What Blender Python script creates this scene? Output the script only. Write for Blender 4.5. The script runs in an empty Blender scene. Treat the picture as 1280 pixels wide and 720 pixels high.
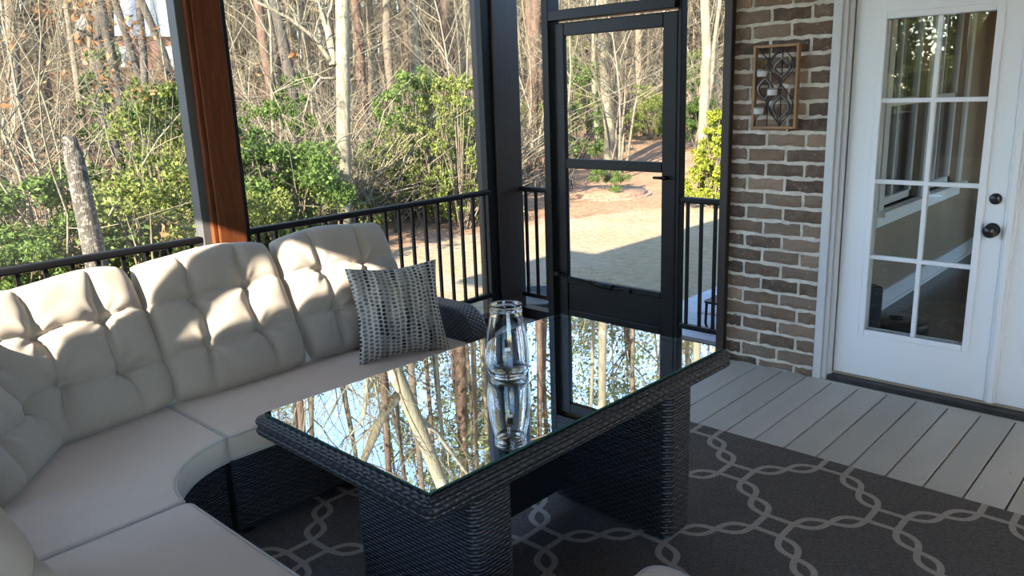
import bpy, math, random
import numpy as np
from mathutils import Vector, Matrix
PI = math.pi
SC = bpy.context.scene
COL = SC.collection
V3 = Vector

# ------------------------------------------------------------------ camera model (1280 x 720)
F, YAW, PITCH, ROLL, CAMZ = 992.70, math.radians(133.0344), math.radians(-13.9251), math.radians(-2.0789), 1.58
fw = V3((math.cos(PITCH)*math.cos(YAW), math.cos(PITCH)*math.sin(YAW), math.sin(PITCH)))
r0 = V3((math.sin(YAW), -math.cos(YAW), 0)); u0 = r0.cross(fw)
RT = math.cos(ROLL)*r0 + math.sin(ROLL)*u0
UP = -math.sin(ROLL)*r0 + math.cos(ROLL)*u0
CAM = V3((0, 0, CAMZ))
def ray(px, py): return RT*((px-640)/F) - UP*((py-360)/F) + fw
def at_dist(px, py, d):
    r = ray(px, py); return CAM + r*(d/math.hypot(r.x, r.y))
cam = bpy.data.objects.new('camera', bpy.data.cameras.new('camera')); COL.objects.link(cam)
cam.data.sensor_width = 36; cam.data.lens = F*36/1280; cam.data.clip_start = .02; cam.data.clip_end = 500
M = Matrix((( RT.x, UP.x, -fw.x, CAM.x), (RT.y, UP.y, -fw.y, CAM.y), (RT.z, UP.z, -fw.z, CAM.z), (0, 0, 0, 1)))
cam.matrix_world = M
SC.camera = cam

# ------------------------------------------------------------------ mesh builder
class MB:
    def __init__(s): s.v = []; s.f = []; s.uv = []; s.mi = []; s.sm = []
    def face(s, idx, uv=None, mi=0, sm=False):
        s.f.append(tuple(idx)); s.uv.append(uv); s.mi.append(mi); s.sm.append(sm)
    def box(s, x0, x1, y0, y1, z0, z1, mi=0):
        b = len(s.v)
        s.v += [(x0,y0,z0),(x1,y0,z0),(x1,y1,z0),(x0,y1,z0),(x0,y0,z1),(x1,y0,z1),(x1,y1,z1),(x0,y1,z1)]
        for q in ((0,3,2,1),(4,5,6,7),(0,1,5,4),(1,2,6,5),(2,3,7,6),(3,0,4,7)): s.face([b+i for i in q], None, mi)
        return s
    def tube(s, pts, rad, n=8, cap=True, mi=0, sm=True, closed=False):
        pts = [V3(p) for p in pts]; m = len(pts)
        if not hasattr(rad, '__len__'): rad = [rad]*m
        t = (pts[1]-pts[0]).normalized()
        a = t.orthogonal().normalized(); b0 = len(s.v); L = 0
        lens = [0]
        for i in range(1, m): L += (pts[i]-pts[i-1]).length; lens.append(L)
        for i in range(m):
            if closed: t = (pts[(i+1) % m]-pts[i-1]).normalized()
            elif i == 0: t = (pts[1]-pts[0]).normalized()
            elif i == m-1: t = (pts[-1]-pts[-2]).normalized()
            else: t = (pts[i+1]-pts[i-1]).normalized()
            a = (a - t*a.dot(t)); a = a.normalized() if a.length > 1e-6 else t.orthogonal().normalized()
            c = t.cross(a)
            for k in range(n):
                w = 2*PI*k/n; s.v.append(tuple(pts[i] + (a*math.cos(w)+c*math.sin(w))*rad[i]))
        for i in range(m if closed else m-1):
            j = (i+1) % m
            for k in range(n):
                k2 = (k+1) % n
                u0_, u1_ = 2*PI*rad[i]*k/n, 2*PI*rad[i]*(k+1)/n
                s.face((b0+i*n+k, b0+i*n+k2, b0+j*n+k2, b0+j*n+k), ((u0_,lens[i]),(u1_,lens[i]),(u1_,lens[i]+.01),(u0_,lens[i]+.01)) if closed else ((u0_,lens[i]),(u1_,lens[i]),(u1_,lens[j]),(u0_,lens[j])), mi, sm)
        if cap and not closed:
            s.face([b0+k for k in reversed(range(n))], None, mi); s.face([b0+(m-1)*n+k for k in range(n)], None, mi)
        return s
    def lathe(s, prof, n=32, c=(0,0,0), mi=0, sm=True):
        b0 = len(s.v); m = len(prof)
        for r, z in prof:
            for k in range(n):
                w = 2*PI*k/n; s.v.append((c[0]+r*math.cos(w), c[1]+r*math.sin(w), c[2]+z))
        for i in range(m-1):
            for k in range(n):
                k2 = (k+1) % n
                s.face((b0+i*n+k, b0+i*n+k2, b0+(i+1)*n+k2, b0+(i+1)*n+k), None, mi, sm)
        if prof[0][0] > 1e-5: s.face([b0+k for k in reversed(range(n))], None, mi)
        if prof[-1][0] > 1e-5: s.face([b0+(m-1)*n+k for k in range(n)], None, mi)
        return s
    def prism(s, outline, z0, z1, r=0.0, mi=0, dome=0.0):
        """closed outline (ccw, xy) extruded in z with rounded top and bottom edges"""
        n = len(outline)
        def off(d):
            o = []
            for i in range(n):
                p, q, w = V3(outline[i-1]+(0,)), V3(outline[i]+(0,)), V3(outline[(i+1) % n]+(0,))
                e1, e2 = (q-p).normalized(), (w-q).normalized()
                n1, n2 = V3((-e1.y, e1.x, 0)), V3((-e2.y, e2.x, 0))
                h = (n1+n2); h = h/max(.3, h.length_squared)*2
                o.append((q.x+h.x*d, q.y+h.y*d))
            return o
        rings = []
        if r > 0:
            for k in range(4):
                a = PI/2*k/3; rings.append((off(r*(1-math.sin(a))), z0+r*(1-math.cos(a))))
            for k in range(4):
                a = PI/2*k/3; rings.append((off(r*(1-math.cos(a))), z1-r*(1-math.sin(a))))
            if dome:
                for d, h in ((.04,.35),(.09,.7),(.15,1)): rings.append((off(r+d), z1+dome*h))
        else: rings = [(off(0), z0), (off(0), z1)]
        b0 = len(s.v)
        for o, z in rings: s.v += [(x, y, z) for x, y in o]
        per = [0]
        for i in range(n): per.append(per[-1]+math.dist(outline[i], outline[(i+1) % n]))
        for j in range(len(rings)-1):
            for i in range(n):
                i2 = (i+1) % n
                s.face((b0+j*n+i, b0+j*n+i2, b0+(j+1)*n+i2, b0+(j+1)*n+i), ((per[i],rings[j][1]),(per[i+1],rings[j][1]),(per[i+1],rings[j+1][1]),(per[i],rings[j+1][1])), mi, r > 0)
        s.face([b0+i for i in reversed(range(n))], None, mi); s.face([b0+(len(rings)-1)*n+i for i in range(n)], None, mi, r > 0)
        return s
    def xform(s, mat, start=0):
        for i in range(start, len(s.v)): s.v[i] = tuple(mat @ V3(s.v[i]))
        return s
    def build(s, name, mats, parent=None, bevel=0.0, smooth=None):
        me = bpy.data.meshes.new(name); me.from_pydata(s.v, [], s.f)
        if not isinstance(mats, (list, tuple)): mats = [mats]
        for m in mats: me.materials.append(m)
        me.update()
        uvl = me.uv_layers.new(name='UVMap'); uvs = np.zeros(len(me.loops)*2, dtype=np.float32); li = 0
        for fi, f in enumerate(s.f):
            uv = s.uv[fi]
            if uv is None:
                nn = me.polygons[fi].normal; ax = max(range(3), key=lambda k: abs(nn[k]))
                for vi in f:
                    p = s.v[vi]
                    q = (p[1], p[2]) if ax == 0 else (p[0], p[2]) if ax == 1 else (p[0], p[1])
                    uvs[li*2], uvs[li*2+1] = q; li += 1
            else:
                for q in uv: uvs[li*2], uvs[li*2+1] = q; li += 1
        uvl.data.foreach_set('uv', uvs)
        me.polygons.foreach_set('material_index', s.mi)
        me.polygons.foreach_set('use_smooth', [smooth if smooth is not None else q for q in s.sm])
        o = bpy.data.objects.new(name, me); COL.objects.link(o)
        if parent is not None: o.parent = parent
        if bevel > 0:
            md = o.modifiers.new('bevel', 'BEVEL'); md.width = bevel; md.segments = 2; md.limit_method = 'ANGLE'; md.angle_limit = math.radians(40)
        return o

def quads_obj(name, quads, mat, parent=None, attr=None):
    """quads: (N,4,3) array"""
    q = np.asarray(quads, dtype=np.float32); n = len(q)
    me = bpy.data.meshes.new(name); me.vertices.add(n*4); me.loops.add(n*4); me.polygons.add(n)
    me.vertices.foreach_set('co', q.reshape(-1)); me.loops.foreach_set('vertex_index', np.arange(n*4, dtype=np.int32))
    me.polygons.foreach_set('loop_start', np.arange(0, n*4, 4, dtype=np.int32))
    me.update(calc_edges=True); me.materials.append(mat)
    if attr is not None:
        at = me.attributes.new('tone', 'FLOAT', 'POINT'); at.data.foreach_set('value', np.repeat(np.asarray(attr, dtype=np.float32), 4))
    o = bpy.data.objects.new(name, me); COL.objects.link(o)
    if parent is not None: o.parent = parent
    return o

def tag(o, label, cat, group=None, kind=None):
    o['label'] = label; o['category'] = cat
    if group: o['group'] = group
    if kind: o['kind'] = kind
    return o
def empty(name, loc=(0,0,0), rz=0):
    o = bpy.data.objects.new(name, None); COL.objects.link(o); o.location = loc; o.rotation_euler = (0, 0, rz)
    o.empty_display_size = .1; return o
def copy_tree(o, parent=None):
    c = o.copy(); COL.objects.link(c)
    if parent is not None: c.parent = parent
    for ch in list(o.children): copy_tree(ch, c)
    return c

# ------------------------------------------------------------------ materials
def mat_new(name):
    m = bpy.data.materials.new(name); m.use_nodes = True
    nt = m.node_tree; nt.nodes.clear()
    out = nt.nodes.new('ShaderNodeOutputMaterial')
    return m, nt, out
def N(nt, typ, **kw):
    n = nt.nodes.new(typ)
    for k, v in kw.items():
        if k.startswith('i_'):
            key = k[2:]; key = int(key) if key.isdigit() else key.replace('_', ' ')
            n.inputs[key].default_value = v
        else: setattr(n, k, v)
    return n
def L(nt, a, b): nt.links.new(a, b)
def rgba(c): return (c[0], c[1], c[2], 1)
def math_n(nt, op, a, b=None, c=None):
    n = nt.nodes.new('ShaderNodeMath'); n.operation = op
    for i, x in enumerate((a, b, c)):
        if x is None: continue
        if isinstance(x, (int, float)): n.inputs[i].default_value = x
        else: nt.links.new(x, n.inputs[i])
    return n.outputs[0]
def mixc(nt, fac, a, b):
    n = nt.nodes.new('ShaderNodeMix'); n.data_type = 'RGBA'
    if isinstance(fac, (int, float)): n.inputs[0].default_value = fac
    else: nt.links.new(fac, n.inputs[0])
    for i, x in ((6, a), (7, b)):
        if isinstance(x, tuple): n.inputs[i].default_value = rgba(x)
        else: nt.links.new(x, n.inputs[i])
    return n.outputs[2]
def noise(nt, vec, scale, detail=4, rough=.55, stretch=None):
    if stretch:
        mp = N(nt, 'ShaderNodeMapping'); mp.inputs['Scale'].default_value = stretch; L(nt, vec, mp.inputs[0]); vec = mp.outputs[0]
    n = N(nt, 'ShaderNodeTexNoise'); n.inputs['Scale'].default_value = scale; n.inputs['Detail'].default_value = detail; n.inputs['Roughness'].default_value = rough
    L(nt, vec, n.inputs['Vector']); return n.outputs['Fac']
def ramp(nt, fac, lo, hi):
    n = N(nt, 'ShaderNodeMapRange'); n.inputs[1].default_value = lo; n.inputs[2].default_value = hi; L(nt, fac, n.inputs[0]); return n.outputs[0]
def bumpn(nt, h, strength, dist):
    b = N(nt, 'ShaderNodeBump'); b.inputs['Strength'].default_value = strength; b.inputs['Distance'].default_value = dist; L(nt, h, b.inputs['Height']); return b.outputs[0]
def simple(name, c1, c2=None, scale=8, rough=.6, bump=0, bscale=None, stretch=None, metal=0, spec=.5, coord='Object', lo=.35, hi=.65, bdist=.005):
    m, nt, out = mat_new(name)
    p = N(nt, 'ShaderNodeBsdfPrincipled'); p.inputs['Roughness'].default_value = rough; p.inputs['Metallic'].default_value = metal
    p.inputs['Specular IOR Level'].default_value = spec
    tc = N(nt, 'ShaderNodeTexCoord'); vec = tc.outputs[coord]
    if c2 is None: p.inputs['Base Color'].default_value = rgba(c1)
    else: L(nt, mixc(nt, ramp(nt, noise(nt, vec, scale, stretch=stretch), lo, hi), c1, c2), p.inputs['Base Color'])
    if bump: L(nt, bumpn(nt, noise(nt, vec, bscale or scale, 3, stretch=stretch), bump, bdist), p.inputs['Normal'])
    L(nt, p.outputs[0], out.inputs[0]); return m

MT = {}
MT['black_metal'] = simple('black_metal', (.0035,.0036,.0038), (.006,.006,.0063), 6, .45, spec=.25)
MT['bronze_metal'] = simple('bronze_metal', (.05,.05,.048), (.06,.058,.055), 6, .5)
MT['wood_post'] = simple('wood_post', (.075,.021,.006), (.12,.035,.011), 10, .6, .25, spec=.15, stretch=(6,6,.5))
MT['dark_wood'] = simple('dark_wood', (.018,.010,.007), (.030,.017,.011), 10, .5, .2, stretch=(6,6,.5))
MT['ceiling'] = simple('ceiling_boards', (.40,.36,.30), (.46,.42,.36), 4, .6, stretch=(8,.6,1))
MT['white_paint'] = simple('white_paint', (.775,.80,.825), (.785,.81,.835), 3, .38)
MT['trim_paint'] = simple('trim_paint', (.56,.57,.575), (.58,.59,.595), 3, .45)
MT['mortar'] = simple('mortar', (.52,.475,.40), (.68,.63,.545), 30, .9, .6, 60)
MT['threshold'] = simple('threshold_metal', (.012,.012,.013), (.03,.03,.03), 20, .5)
MT['brass_strip'] = simple('threshold_strip', (.30,.24,.17), (.38,.31,.22), 12, .5)
MT['room_wall'] = simple('room_paint', (.28,.22,.16), (.31,.245,.18), 2, .8)
MT['room_floor'] = simple('room_floor', (.020,.013,.009), (.045,.030,.022), 6, .25, stretch=(1,8,1))
MT['curtain'] = simple('curtain_cloth', (.72,.70,.66), (.80,.78,.74), 5, .9)
MT['sub'] = simple('under_deck', (.02,.02,.02), rough=.9)
MT['black_plastic'] = simple('black_plastic', (.012,.012,.014), (.02,.02,.022), 8, .3)
MT['art_wood'] = simple('art_wood', (.24,.125,.05), (.33,.18,.075), 14, .5, .1, stretch=(1,1,1))
MT['iron'] = simple('wrought_iron', (.008,.008,.009), (.015,.015,.016), 20, .45)
MT['pewter'] = simple('pewter_band', (.12,.12,.12), (.30,.30,.30), 14, .4, metal=.3)
MT['cup_glass'] = simple('frosted_cup', (.58,.59,.62), (.66,.66,.69), 9, .25)
MT['wax'] = simple('wax', (.75,.72,.66), rough=.5)
MT['marking'] = simple('white_marking', (.8,.8,.82), rough=.6)
MT['house_brick'] = simple('far_brick', (0.2520,0.0980,0.0630), (0.3360,0.1540,0.1050), 3, .9)
MT['house_white'] = simple('far_siding', (0.5600,0.5740,0.6020), (0.6020,0.6160,0.6300), 2, .7)
MT['house_roof'] = simple('far_roof', (.12,.11,.11), (.2,.19,.18), 2, .9)
MT['house_tan'] = simple('far_tan', (0.3850,0.2310,0.0840), (0.4340,0.2800,0.1260), 2, .8)
MT['bed_stone'] = simple('bed_stone', (0.1680,0.0910,0.0595), (0.2520,0.1470,0.0980), 9, .9, .5)
MT['out_deck'] = None
MT['planter_black'] = simple('planter_black', (.015,.016,.017), (.03,.03,.03), 12, .5)

def fabric(name, c1, c2, wr=.0):
    m, nt, out = mat_new(name)
    p = N(nt, 'ShaderNodeBsdfPrincipled'); p.inputs['Roughness'].default_value = .9; p.inputs['Specular IOR Level'].default_value = .15
    p.inputs['Sheen Weight'].default_value = .15
    tc = N(nt, 'ShaderNodeTexCoord'); v = tc.outputs['Object']
    f = noise(nt, v, 5, 4); f2 = noise(nt, v, 240, 2)
    c = mixc(nt, ramp(nt, f, .3, .7), c1, c2)
    c = mixc(nt, math_n(nt, 'MULTIPLY', f2, .22), c, tuple(x*.72 for x in c1))
    L(nt, c, p.inputs['Base Color'])
    h = noise(nt, v, 420, 2)
    if wr:
        h2 = noise(nt, v, 7, 3, .5, stretch=(2.2, .7, 1)); h = math_n(nt, 'MULTIPLY_ADD', h2, wr, math_n(nt, 'MULTIPLY', h, .06))
        L(nt, bumpn(nt, h, .5, .03), p.inputs['Normal'])
    else: L(nt, bumpn(nt, h, .12, .002), p.inputs['Normal'])
    L(nt, p.outputs[0], out.inputs[0]); return m
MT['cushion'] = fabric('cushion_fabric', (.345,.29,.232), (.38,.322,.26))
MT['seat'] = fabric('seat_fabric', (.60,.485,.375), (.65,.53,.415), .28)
MT['piping'] = fabric('piping_fabric', (.44,.40,.35), (.48,.44,.38))
MT['button'] = fabric('button_fabric', (.33,.29,.245), (.36,.32,.27))

def wicker(name, h=.011, w=.018, base=(.050,.053,.060), gap=(.0035,.004,.005), swap=False, rough=.42, bump=1.0):
    m, nt, out = mat_new(name)
    p = N(nt, 'ShaderNodeBsdfPrincipled'); p.inputs['Roughness'].default_value = rough
    tc = N(nt, 'ShaderNodeTexCoord'); sep = N(nt, 'ShaderNodeSeparateXYZ'); L(nt, tc.outputs['UV'], sep.inputs[0])
    u, v = (sep.outputs[1], sep.outputs[0]) if swap else (sep.outputs[0], sep.outputs[1])
    wob = noise(nt, tc.outputs['UV'], 14, 2)
    vv = math_n(nt, 'DIVIDE', math_n(nt, 'MULTIPLY_ADD', wob, h*.25, v), h)
    row = math_n(nt, 'FLOOR', vv); fr = math_n(nt, 'FRACT', vv)
    hh = math_n(nt, 'POWER', math_n(nt, 'SINE', math_n(nt, 'MULTIPLY', fr, PI)), .7)
    par = math_n(nt, 'MULTIPLY', row, PI)
    und = math_n(nt, 'MULTIPLY_ADD', math_n(nt, 'SINE', math_n(nt, 'ADD', math_n(nt, 'MULTIPLY', u, PI*2/(2*w)), par)), .5, .5)
    ht = math_n(nt, 'MULTIPLY', hh, math_n(nt, 'MULTIPLY_ADD', und, .75, .25))
    L(nt, mixc(nt, ramp(nt, ht, .08, .7), gap, base), p.inputs['Base Color'])
    L(nt, bumpn(nt, ht, bump, .006), p.inputs['Normal'])
    L(nt, p.outputs[0], out.inputs[0]); return m
MT['wicker'] = wicker('charcoal_wicker')
MT['wicker_rim'] = wicker('rim_wicker', .013, .016, (.024,.027,.033))
MT['wicker_arm'] = wicker('arm_wicker', .012, .014, (.085,.086,.088), (.010,.011,.012))
MT['wicker_top'] = wicker('top_wicker', .009, .012, (.014,.018,.020), (.002,.003,.003), bump=.5)

def deck_mat(name, c1, c2, stretch=(2,.5,1)):
    m, nt, out = mat_new(name)
    p = N(nt, 'ShaderNodeBsdfPrincipled'); p.inputs['Roughness'].default_value = .62
    tc = N(nt, 'ShaderNodeTexCoord'); v = tc.outputs['Object']
    at = N(nt, 'ShaderNodeAttribute', attribute_name='tone')
    f = ramp(nt, noise(nt, v, 3, 5, stretch=stretch), .3, .7)
    c = mixc(nt, f, c1, c2)
    c = mixc(nt, math_n(nt, 'MULTIPLY', at.outputs['Fac'], .35), c, tuple(x*.72 for x in c1))
    sp = math_n(nt, 'GREATER_THAN', noise(nt, v, 38, 2), .735)
    c = mixc(nt, math_n(nt, 'MULTIPLY', sp, .6), c, (.10,.09,.08))
    L(nt, c, p.inputs['Base Color']); L(nt, bumpn(nt, noise(nt, v, 60, 3, stretch=stretch), .12, .003), p.inputs['Normal'])
    L(nt, p.outputs[0], out.inputs[0]); return m
MT['deck'] = deck_mat('deck_board_grey', (.52,.485,.42), (.62,.58,.505))
MT['out_deck'] = deck_mat('outdoor_deck', (.40,.42,.45), (.48,.50,.53), (.5,2,1))

def rug_mat(name, c1, c2, line=False):
    m, nt, out = mat_new(name)
    p = N(nt, 'ShaderNodeBsdfPrincipled'); p.inputs['Roughness'].default_value = .95; p.inputs['Specular IOR Level'].default_value = .1
    tc = N(nt, 'ShaderNodeTexCoord'); v = tc.outputs['Object']
    f = noise(nt, v, 90, 3, stretch=(1, 3, 1)); g = noise(nt, v, 4, 3)
    c = mixc(nt, ramp(nt, f, .3, .7), c1, c2); c = mixc(nt, math_n(nt, 'MULTIPLY', g, .35), c, tuple(x*.6 for x in c1))
    L(nt, c, p.inputs['Base Color']); L(nt, bumpn(nt, noise(nt, v, 160, 2), .5, .003), p.inputs['Normal'])
    L(nt, p.outputs[0], out.inputs[0]); return m
MT['rug'] = rug_mat('rug_charcoal', (.085,.075,.068), (.215,.19,.174))
MT['rug_line'] = rug_mat('rug_taupe', (.36,.31,.26), (.54,.475,.41))

def brick_mat():
    m, nt, out = mat_new('tumbled_brick')
    p = N(nt, 'ShaderNodeBsdfPrincipled'); p.inputs['Roughness'].default_value = .9
    tc = N(nt, 'ShaderNodeTexCoord'); v = tc.outputs['Object']
    at = N(nt, 'ShaderNodeAttribute', attribute_name='tone')
    cr = N(nt, 'ShaderNodeValToRGB'); L(nt, at.outputs['Fac'], cr.inputs[0])
    e = cr.color_ramp; e.elements[0].color = (0.0448,0.0290,0.0211,1); e.elements[1].color = (0.2688,0.1850,0.1276,1)
    for ps, c in ((.3,(0.1120,0.0720,0.0493,1)), (.55,(0.1736,0.1130,0.0757,1)), (.78,(0.1512,0.1150,0.0880,1))):
        el = e.elements.new(ps); el.color = c
    f = ramp(nt, noise(nt, v, 22, 5), .3, .75)
    c = mixc(nt, math_n(nt, 'MULTIPLY', f, .40), cr.outputs[0], (0.2912,0.2100,0.1452))
    g = ramp(nt, noise(nt, v, 70, 3), .62, .72)
    c = mixc(nt, math_n(nt, 'MULTIPLY', g, .5), c, (0.4480,0.3600,0.2728))
    L(nt, c, p.inputs['Base Color']); L(nt, bumpn(nt, noise(nt, v, 55, 4), .6, .006), p.inputs['Normal'])
    L(nt, p.outputs[0], out.inputs[0]); return m
MT['brick'] = brick_mat()

def pane_mat(name, tint=(1,1,1), refl=1.0, rough=0.0):
    m, nt, out = mat_new(name)
    tr = N(nt, 'ShaderNodeBsdfTransparent'); tr.inputs[0].default_value = rgba(tint)
    gl = N(nt, 'ShaderNodeBsdfGlossy'); gl.inputs['Roughness'].default_value = rough
    fr = N(nt, 'ShaderNodeFresnel'); fr.inputs[0].default_value = 1.5
    mx = N(nt, 'ShaderNodeMixShader'); L(nt, math_n(nt, 'MULTIPLY', fr.outputs[0], refl), mx.inputs[0])
    L(nt, tr.outputs[0], mx.inputs[1]); L(nt, gl.outputs[0], mx.inputs[2]); L(nt, mx.outputs[0], out.inputs[0]); return m
MT['pane'] = pane_mat('window_glass', (.93,.95,.94), 2.0)
def screen_mat():
    m, nt, out = mat_new('insect_screen')
    tr = N(nt, 'ShaderNodeBsdfTransparent'); df = N(nt, 'ShaderNodeBsdfDiffuse'); df.inputs[0].default_value = (.10,.10,.10,1)
    mx = N(nt, 'ShaderNodeMixShader'); mx.inputs[0].default_value = .12
    L(nt, tr.outputs[0], mx.inputs[1]); L(nt, df.outputs[0], mx.inputs[2]); L(nt, mx.outputs[0], out.inputs[0]); return m
MT['screen'] = screen_mat()
def mirror_top():
    m, nt, out = mat_new('reflective_table_glass')
    tr = N(nt, 'ShaderNodeBsdfTransparent'); tr.inputs[0].default_value = (.80,.92,.88,1)
    gl = N(nt, 'ShaderNodeBsdfGlossy'); gl.inputs['Roughness'].default_value = 0.0; gl.inputs[0].default_value = (.97,1,1,1)
    lw = N(nt, 'ShaderNodeFresnel'); lw.inputs[0].default_value = 1.5
    mx = N(nt, 'ShaderNodeMixShader'); L(nt, math_n(nt, 'MULTIPLY_ADD', lw.outputs[0], .5, .55), mx.inputs[0])
    L(nt, tr.outputs[0], mx.inputs[1]); L(nt, gl.outputs[0], mx.inputs[2]); L(nt, mx.outputs[0], out.inputs[0]); return m
MT['table_glass'] = mirror_top()
MT['glass_edge'] = simple('green_glass_edge', (.02,.07,.055), (.03,.09,.07), 6, .15)
def jar_mat():
    m, nt, out = mat_new('clear_jar_glass')
    g = N(nt, 'ShaderNodeBsdfPrincipled'); g.inputs['Base Color'].default_value = (.97,1,.985,1); g.inputs['Roughness'].default_value = .0
    g.inputs['Transmission Weight'].default_value = 1; g.inputs['IOR'].default_value = 1.45
    L(nt, g.outputs[0], out.inputs[0]); return m
MT['jar'] = jar_mat()

def pillow_mat():
    m, nt, out = mat_new('dotted_pillow_cloth')
    p = N(nt, 'ShaderNodeBsdfPrincipled'); p.inputs['Roughness'].default_value = .9; p.inputs['Specular IOR Level'].default_value = .15
    tc = N(nt, 'ShaderNodeTexCoord'); sep = N(nt, 'ShaderNodeSeparateXYZ'); L(nt, tc.outputs['UV'], sep.inputs[0])
    wob = noise(nt, tc.outputs['UV'], 4, 2)
    u = math_n(nt, 'MULTIPLY', math_n(nt, 'MULTIPLY_ADD', wob, .06, sep.outputs[0]), 17); col = math_n(nt, 'FLOOR', u); fu = math_n(nt, 'FRACT', u)
    wn = N(nt, 'ShaderNodeTexWhiteNoise', noise_dimensions='1D'); L(nt, col, wn.inputs['W'])
    v = math_n(nt, 'ADD', math_n(nt, 'MULTIPLY', sep.outputs[1], 24), wn.outputs[0]); fv = math_n(nt, 'FRACT', v)
    du = math_n(nt, 'SUBTRACT', fu, .5); dv = math_n(nt, 'SUBTRACT', fv, .5)
    d = math_n(nt, 'SQRT', math_n(nt, 'ADD', math_n(nt, 'MULTIPLY', du, du), math_n(nt, 'MULTIPLY', dv, dv)))
    dn = math_n(nt, 'MULTIPLY_ADD', math_n(nt, 'SUBTRACT', noise(nt, tc.outputs['UV'], 70, 2), .5), .5, d)
    dot = ramp(nt, dn, .41, .34)
    cv = N(nt, 'ShaderNodeCombineXYZ'); L(nt, math_n(nt, 'MULTIPLY', col, 3.71), cv.inputs[0]); L(nt, math_n(nt, 'MULTIPLY', sep.outputs[1], 1.6), cv.inputs[1])
    tone = noise(nt, cv.outputs[0], 1.0, 1)
    cr = N(nt, 'ShaderNodeValToRGB'); L(nt, tone, cr.inputs[0]); e = cr.color_ramp; e.interpolation = 'CONSTANT'
    e.elements[0].color = (.010,.011,.014,1); e.elements[1].color = (.15,.138,.12,1); e.elements[1].position = .42
    for ps, c in ((.46,(.10,.092,.082,1)), (.52,(.22,.20,.165,1)), (.58,(.13,.12,.105,1))):
        el = e.elements.new(ps); el.color = c
    band = ramp(nt, noise(nt, tc.outputs['UV'], 3, 2, stretch=(2.6,.25,1)), .45, .58)
    base = mixc(nt, band, (.52,.475,.385), (.27,.25,.21))
    c = mixc(nt, math_n(nt, 'MULTIPLY', dot, .95), base, cr.outputs[0])
    L(nt, c, p.inputs['Base Color']); L(nt, bumpn(nt, noise(nt, tc.outputs['UV'], 160, 2), .25, .003), p.inputs['Normal'])
    L(nt, p.outputs[0], out.inputs[0]); return m
MT['pillow'] = pillow_mat()

def bark(name, c1, c2, c3=None, patch=.6, scale=5, pscale=3.2, pst=(1.5,1.5,1)):
    m, nt, out = mat_new(name)
    p = N(nt, 'ShaderNodeBsdfPrincipled'); p.inputs['Roughness'].default_value = .9; p.inputs['Specular IOR Level'].default_value = .15
    tc = N(nt, 'ShaderNodeTexCoord'); v = tc.outputs['Object']
    oi = N(nt, 'ShaderNodeObjectInfo')
    f = ramp(nt, noise(nt, v, scale, 5, .65, stretch=(3,3,.6)), .35, .65)
    c = mixc(nt, f, c1, c2)
    if c3: c = mixc(nt, math_n(nt, 'GREATER_THAN', noise(nt, v, pscale, 3, stretch=pst), patch), c, c3)
    c = mixc(nt, math_n(nt, 'MULTIPLY', oi.outputs['Random'], .35), c, tuple(x*.6 for x in c1))
    L(nt, c, p.inputs['Base Color']); L(nt, bumpn(nt, noise(nt, v, scale*2, 4, stretch=(3,3,.7)), .7, .03), p.inputs['Normal'])
    L(nt, p.outputs[0], out.inputs[0]); return m
MT['bark_pale'] = bark('pale_bark', (0.1358,0.1162,0.0784), (0.1918,0.1666,0.1162), (0.2422,0.2170,0.1610), .60)
MT['bark_pine'] = bark('pine_bark', (0.0658,0.0413,0.0294), (0.1358,0.0882,0.0630))
MT['bark_tan'] = bark('tan_bark', (0.0959,0.0728,0.0504), (0.1561,0.1211,0.0833))
MT['bark_grey'] = bark('grey_bark', (0.0427,0.0371,0.0301), (0.0854,0.0728,0.0602))
MT['bark_mossy'] = bark('mottled_bark', (.042,.036,.029), (.085,.075,.06), (.17,.155,.125), .55, 9, 24, (1,1,1.2))
MT['twig'] = bark('twig_bark', (0.1050,0.0826,0.0525), (0.1715,0.1400,0.0945))
MT['twig_dark'] = bark('dark_twig_bark', (0.0595,0.0490,0.0350), (0.1050,0.0875,0.0630))
MT['twig_pale'] = bark('pale_twig_bark', (0.1400,0.1204,0.0805), (0.2100,0.1834,0.1260))

def leaf(name, c1, c2, tr=.35, spread=.5):
    m, nt, out = mat_new(name)
    d = N(nt, 'ShaderNodeBsdfPrincipled'); d.inputs['Roughness'].default_value = .6; d.inputs['Specular IOR Level'].default_value = .12; t = N(nt, 'ShaderNodeBsdfTranslucent')
    at = N(nt, 'ShaderNodeAttribute', attribute_name='tone'); oi = N(nt, 'ShaderNodeObjectInfo')
    f = math_n(nt, 'ADD', math_n(nt, 'MULTIPLY', at.outputs['Fac'], 1-spread*.4), math_n(nt, 'MULTIPLY', oi.outputs['Random'], spread*.4))
    c = mixc(nt, f, c1, c2); L(nt, c, d.inputs['Base Color']); L(nt, c, t.inputs[0])
    mx = N(nt, 'ShaderNodeMixShader'); mx.inputs[0].default_value = tr; L(nt, d.outputs[0], mx.inputs[1]); L(nt, t.outputs[0], mx.inputs[2])
    L(nt, mx.outputs[0], out.inputs[0]); return m
MT['leaf_holly'] = leaf('evergreen_leaf', (0.0315,0.0595,0.0126), (0.1330,0.1890,0.0455))
MT['leaf_yellow'] = leaf('yellow_green_leaf', (0.0595,0.0805,0.0154), (0.2100,0.2310,0.0595))
MT['leaf_cypress'] = leaf('golden_cypress_leaf', (0.1050,0.1295,0.0126), (0.2660,0.2800,0.0350))
MT['leaf_dry'] = leaf('dry_brown_leaf', (0.1547,0.0714,0.0301), (0.2975,0.1610,0.0777))
MT['needle'] = leaf('pine_needle', (0.0840,0.1120,0.0420), (0.2240,0.2520,0.1190))

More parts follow.
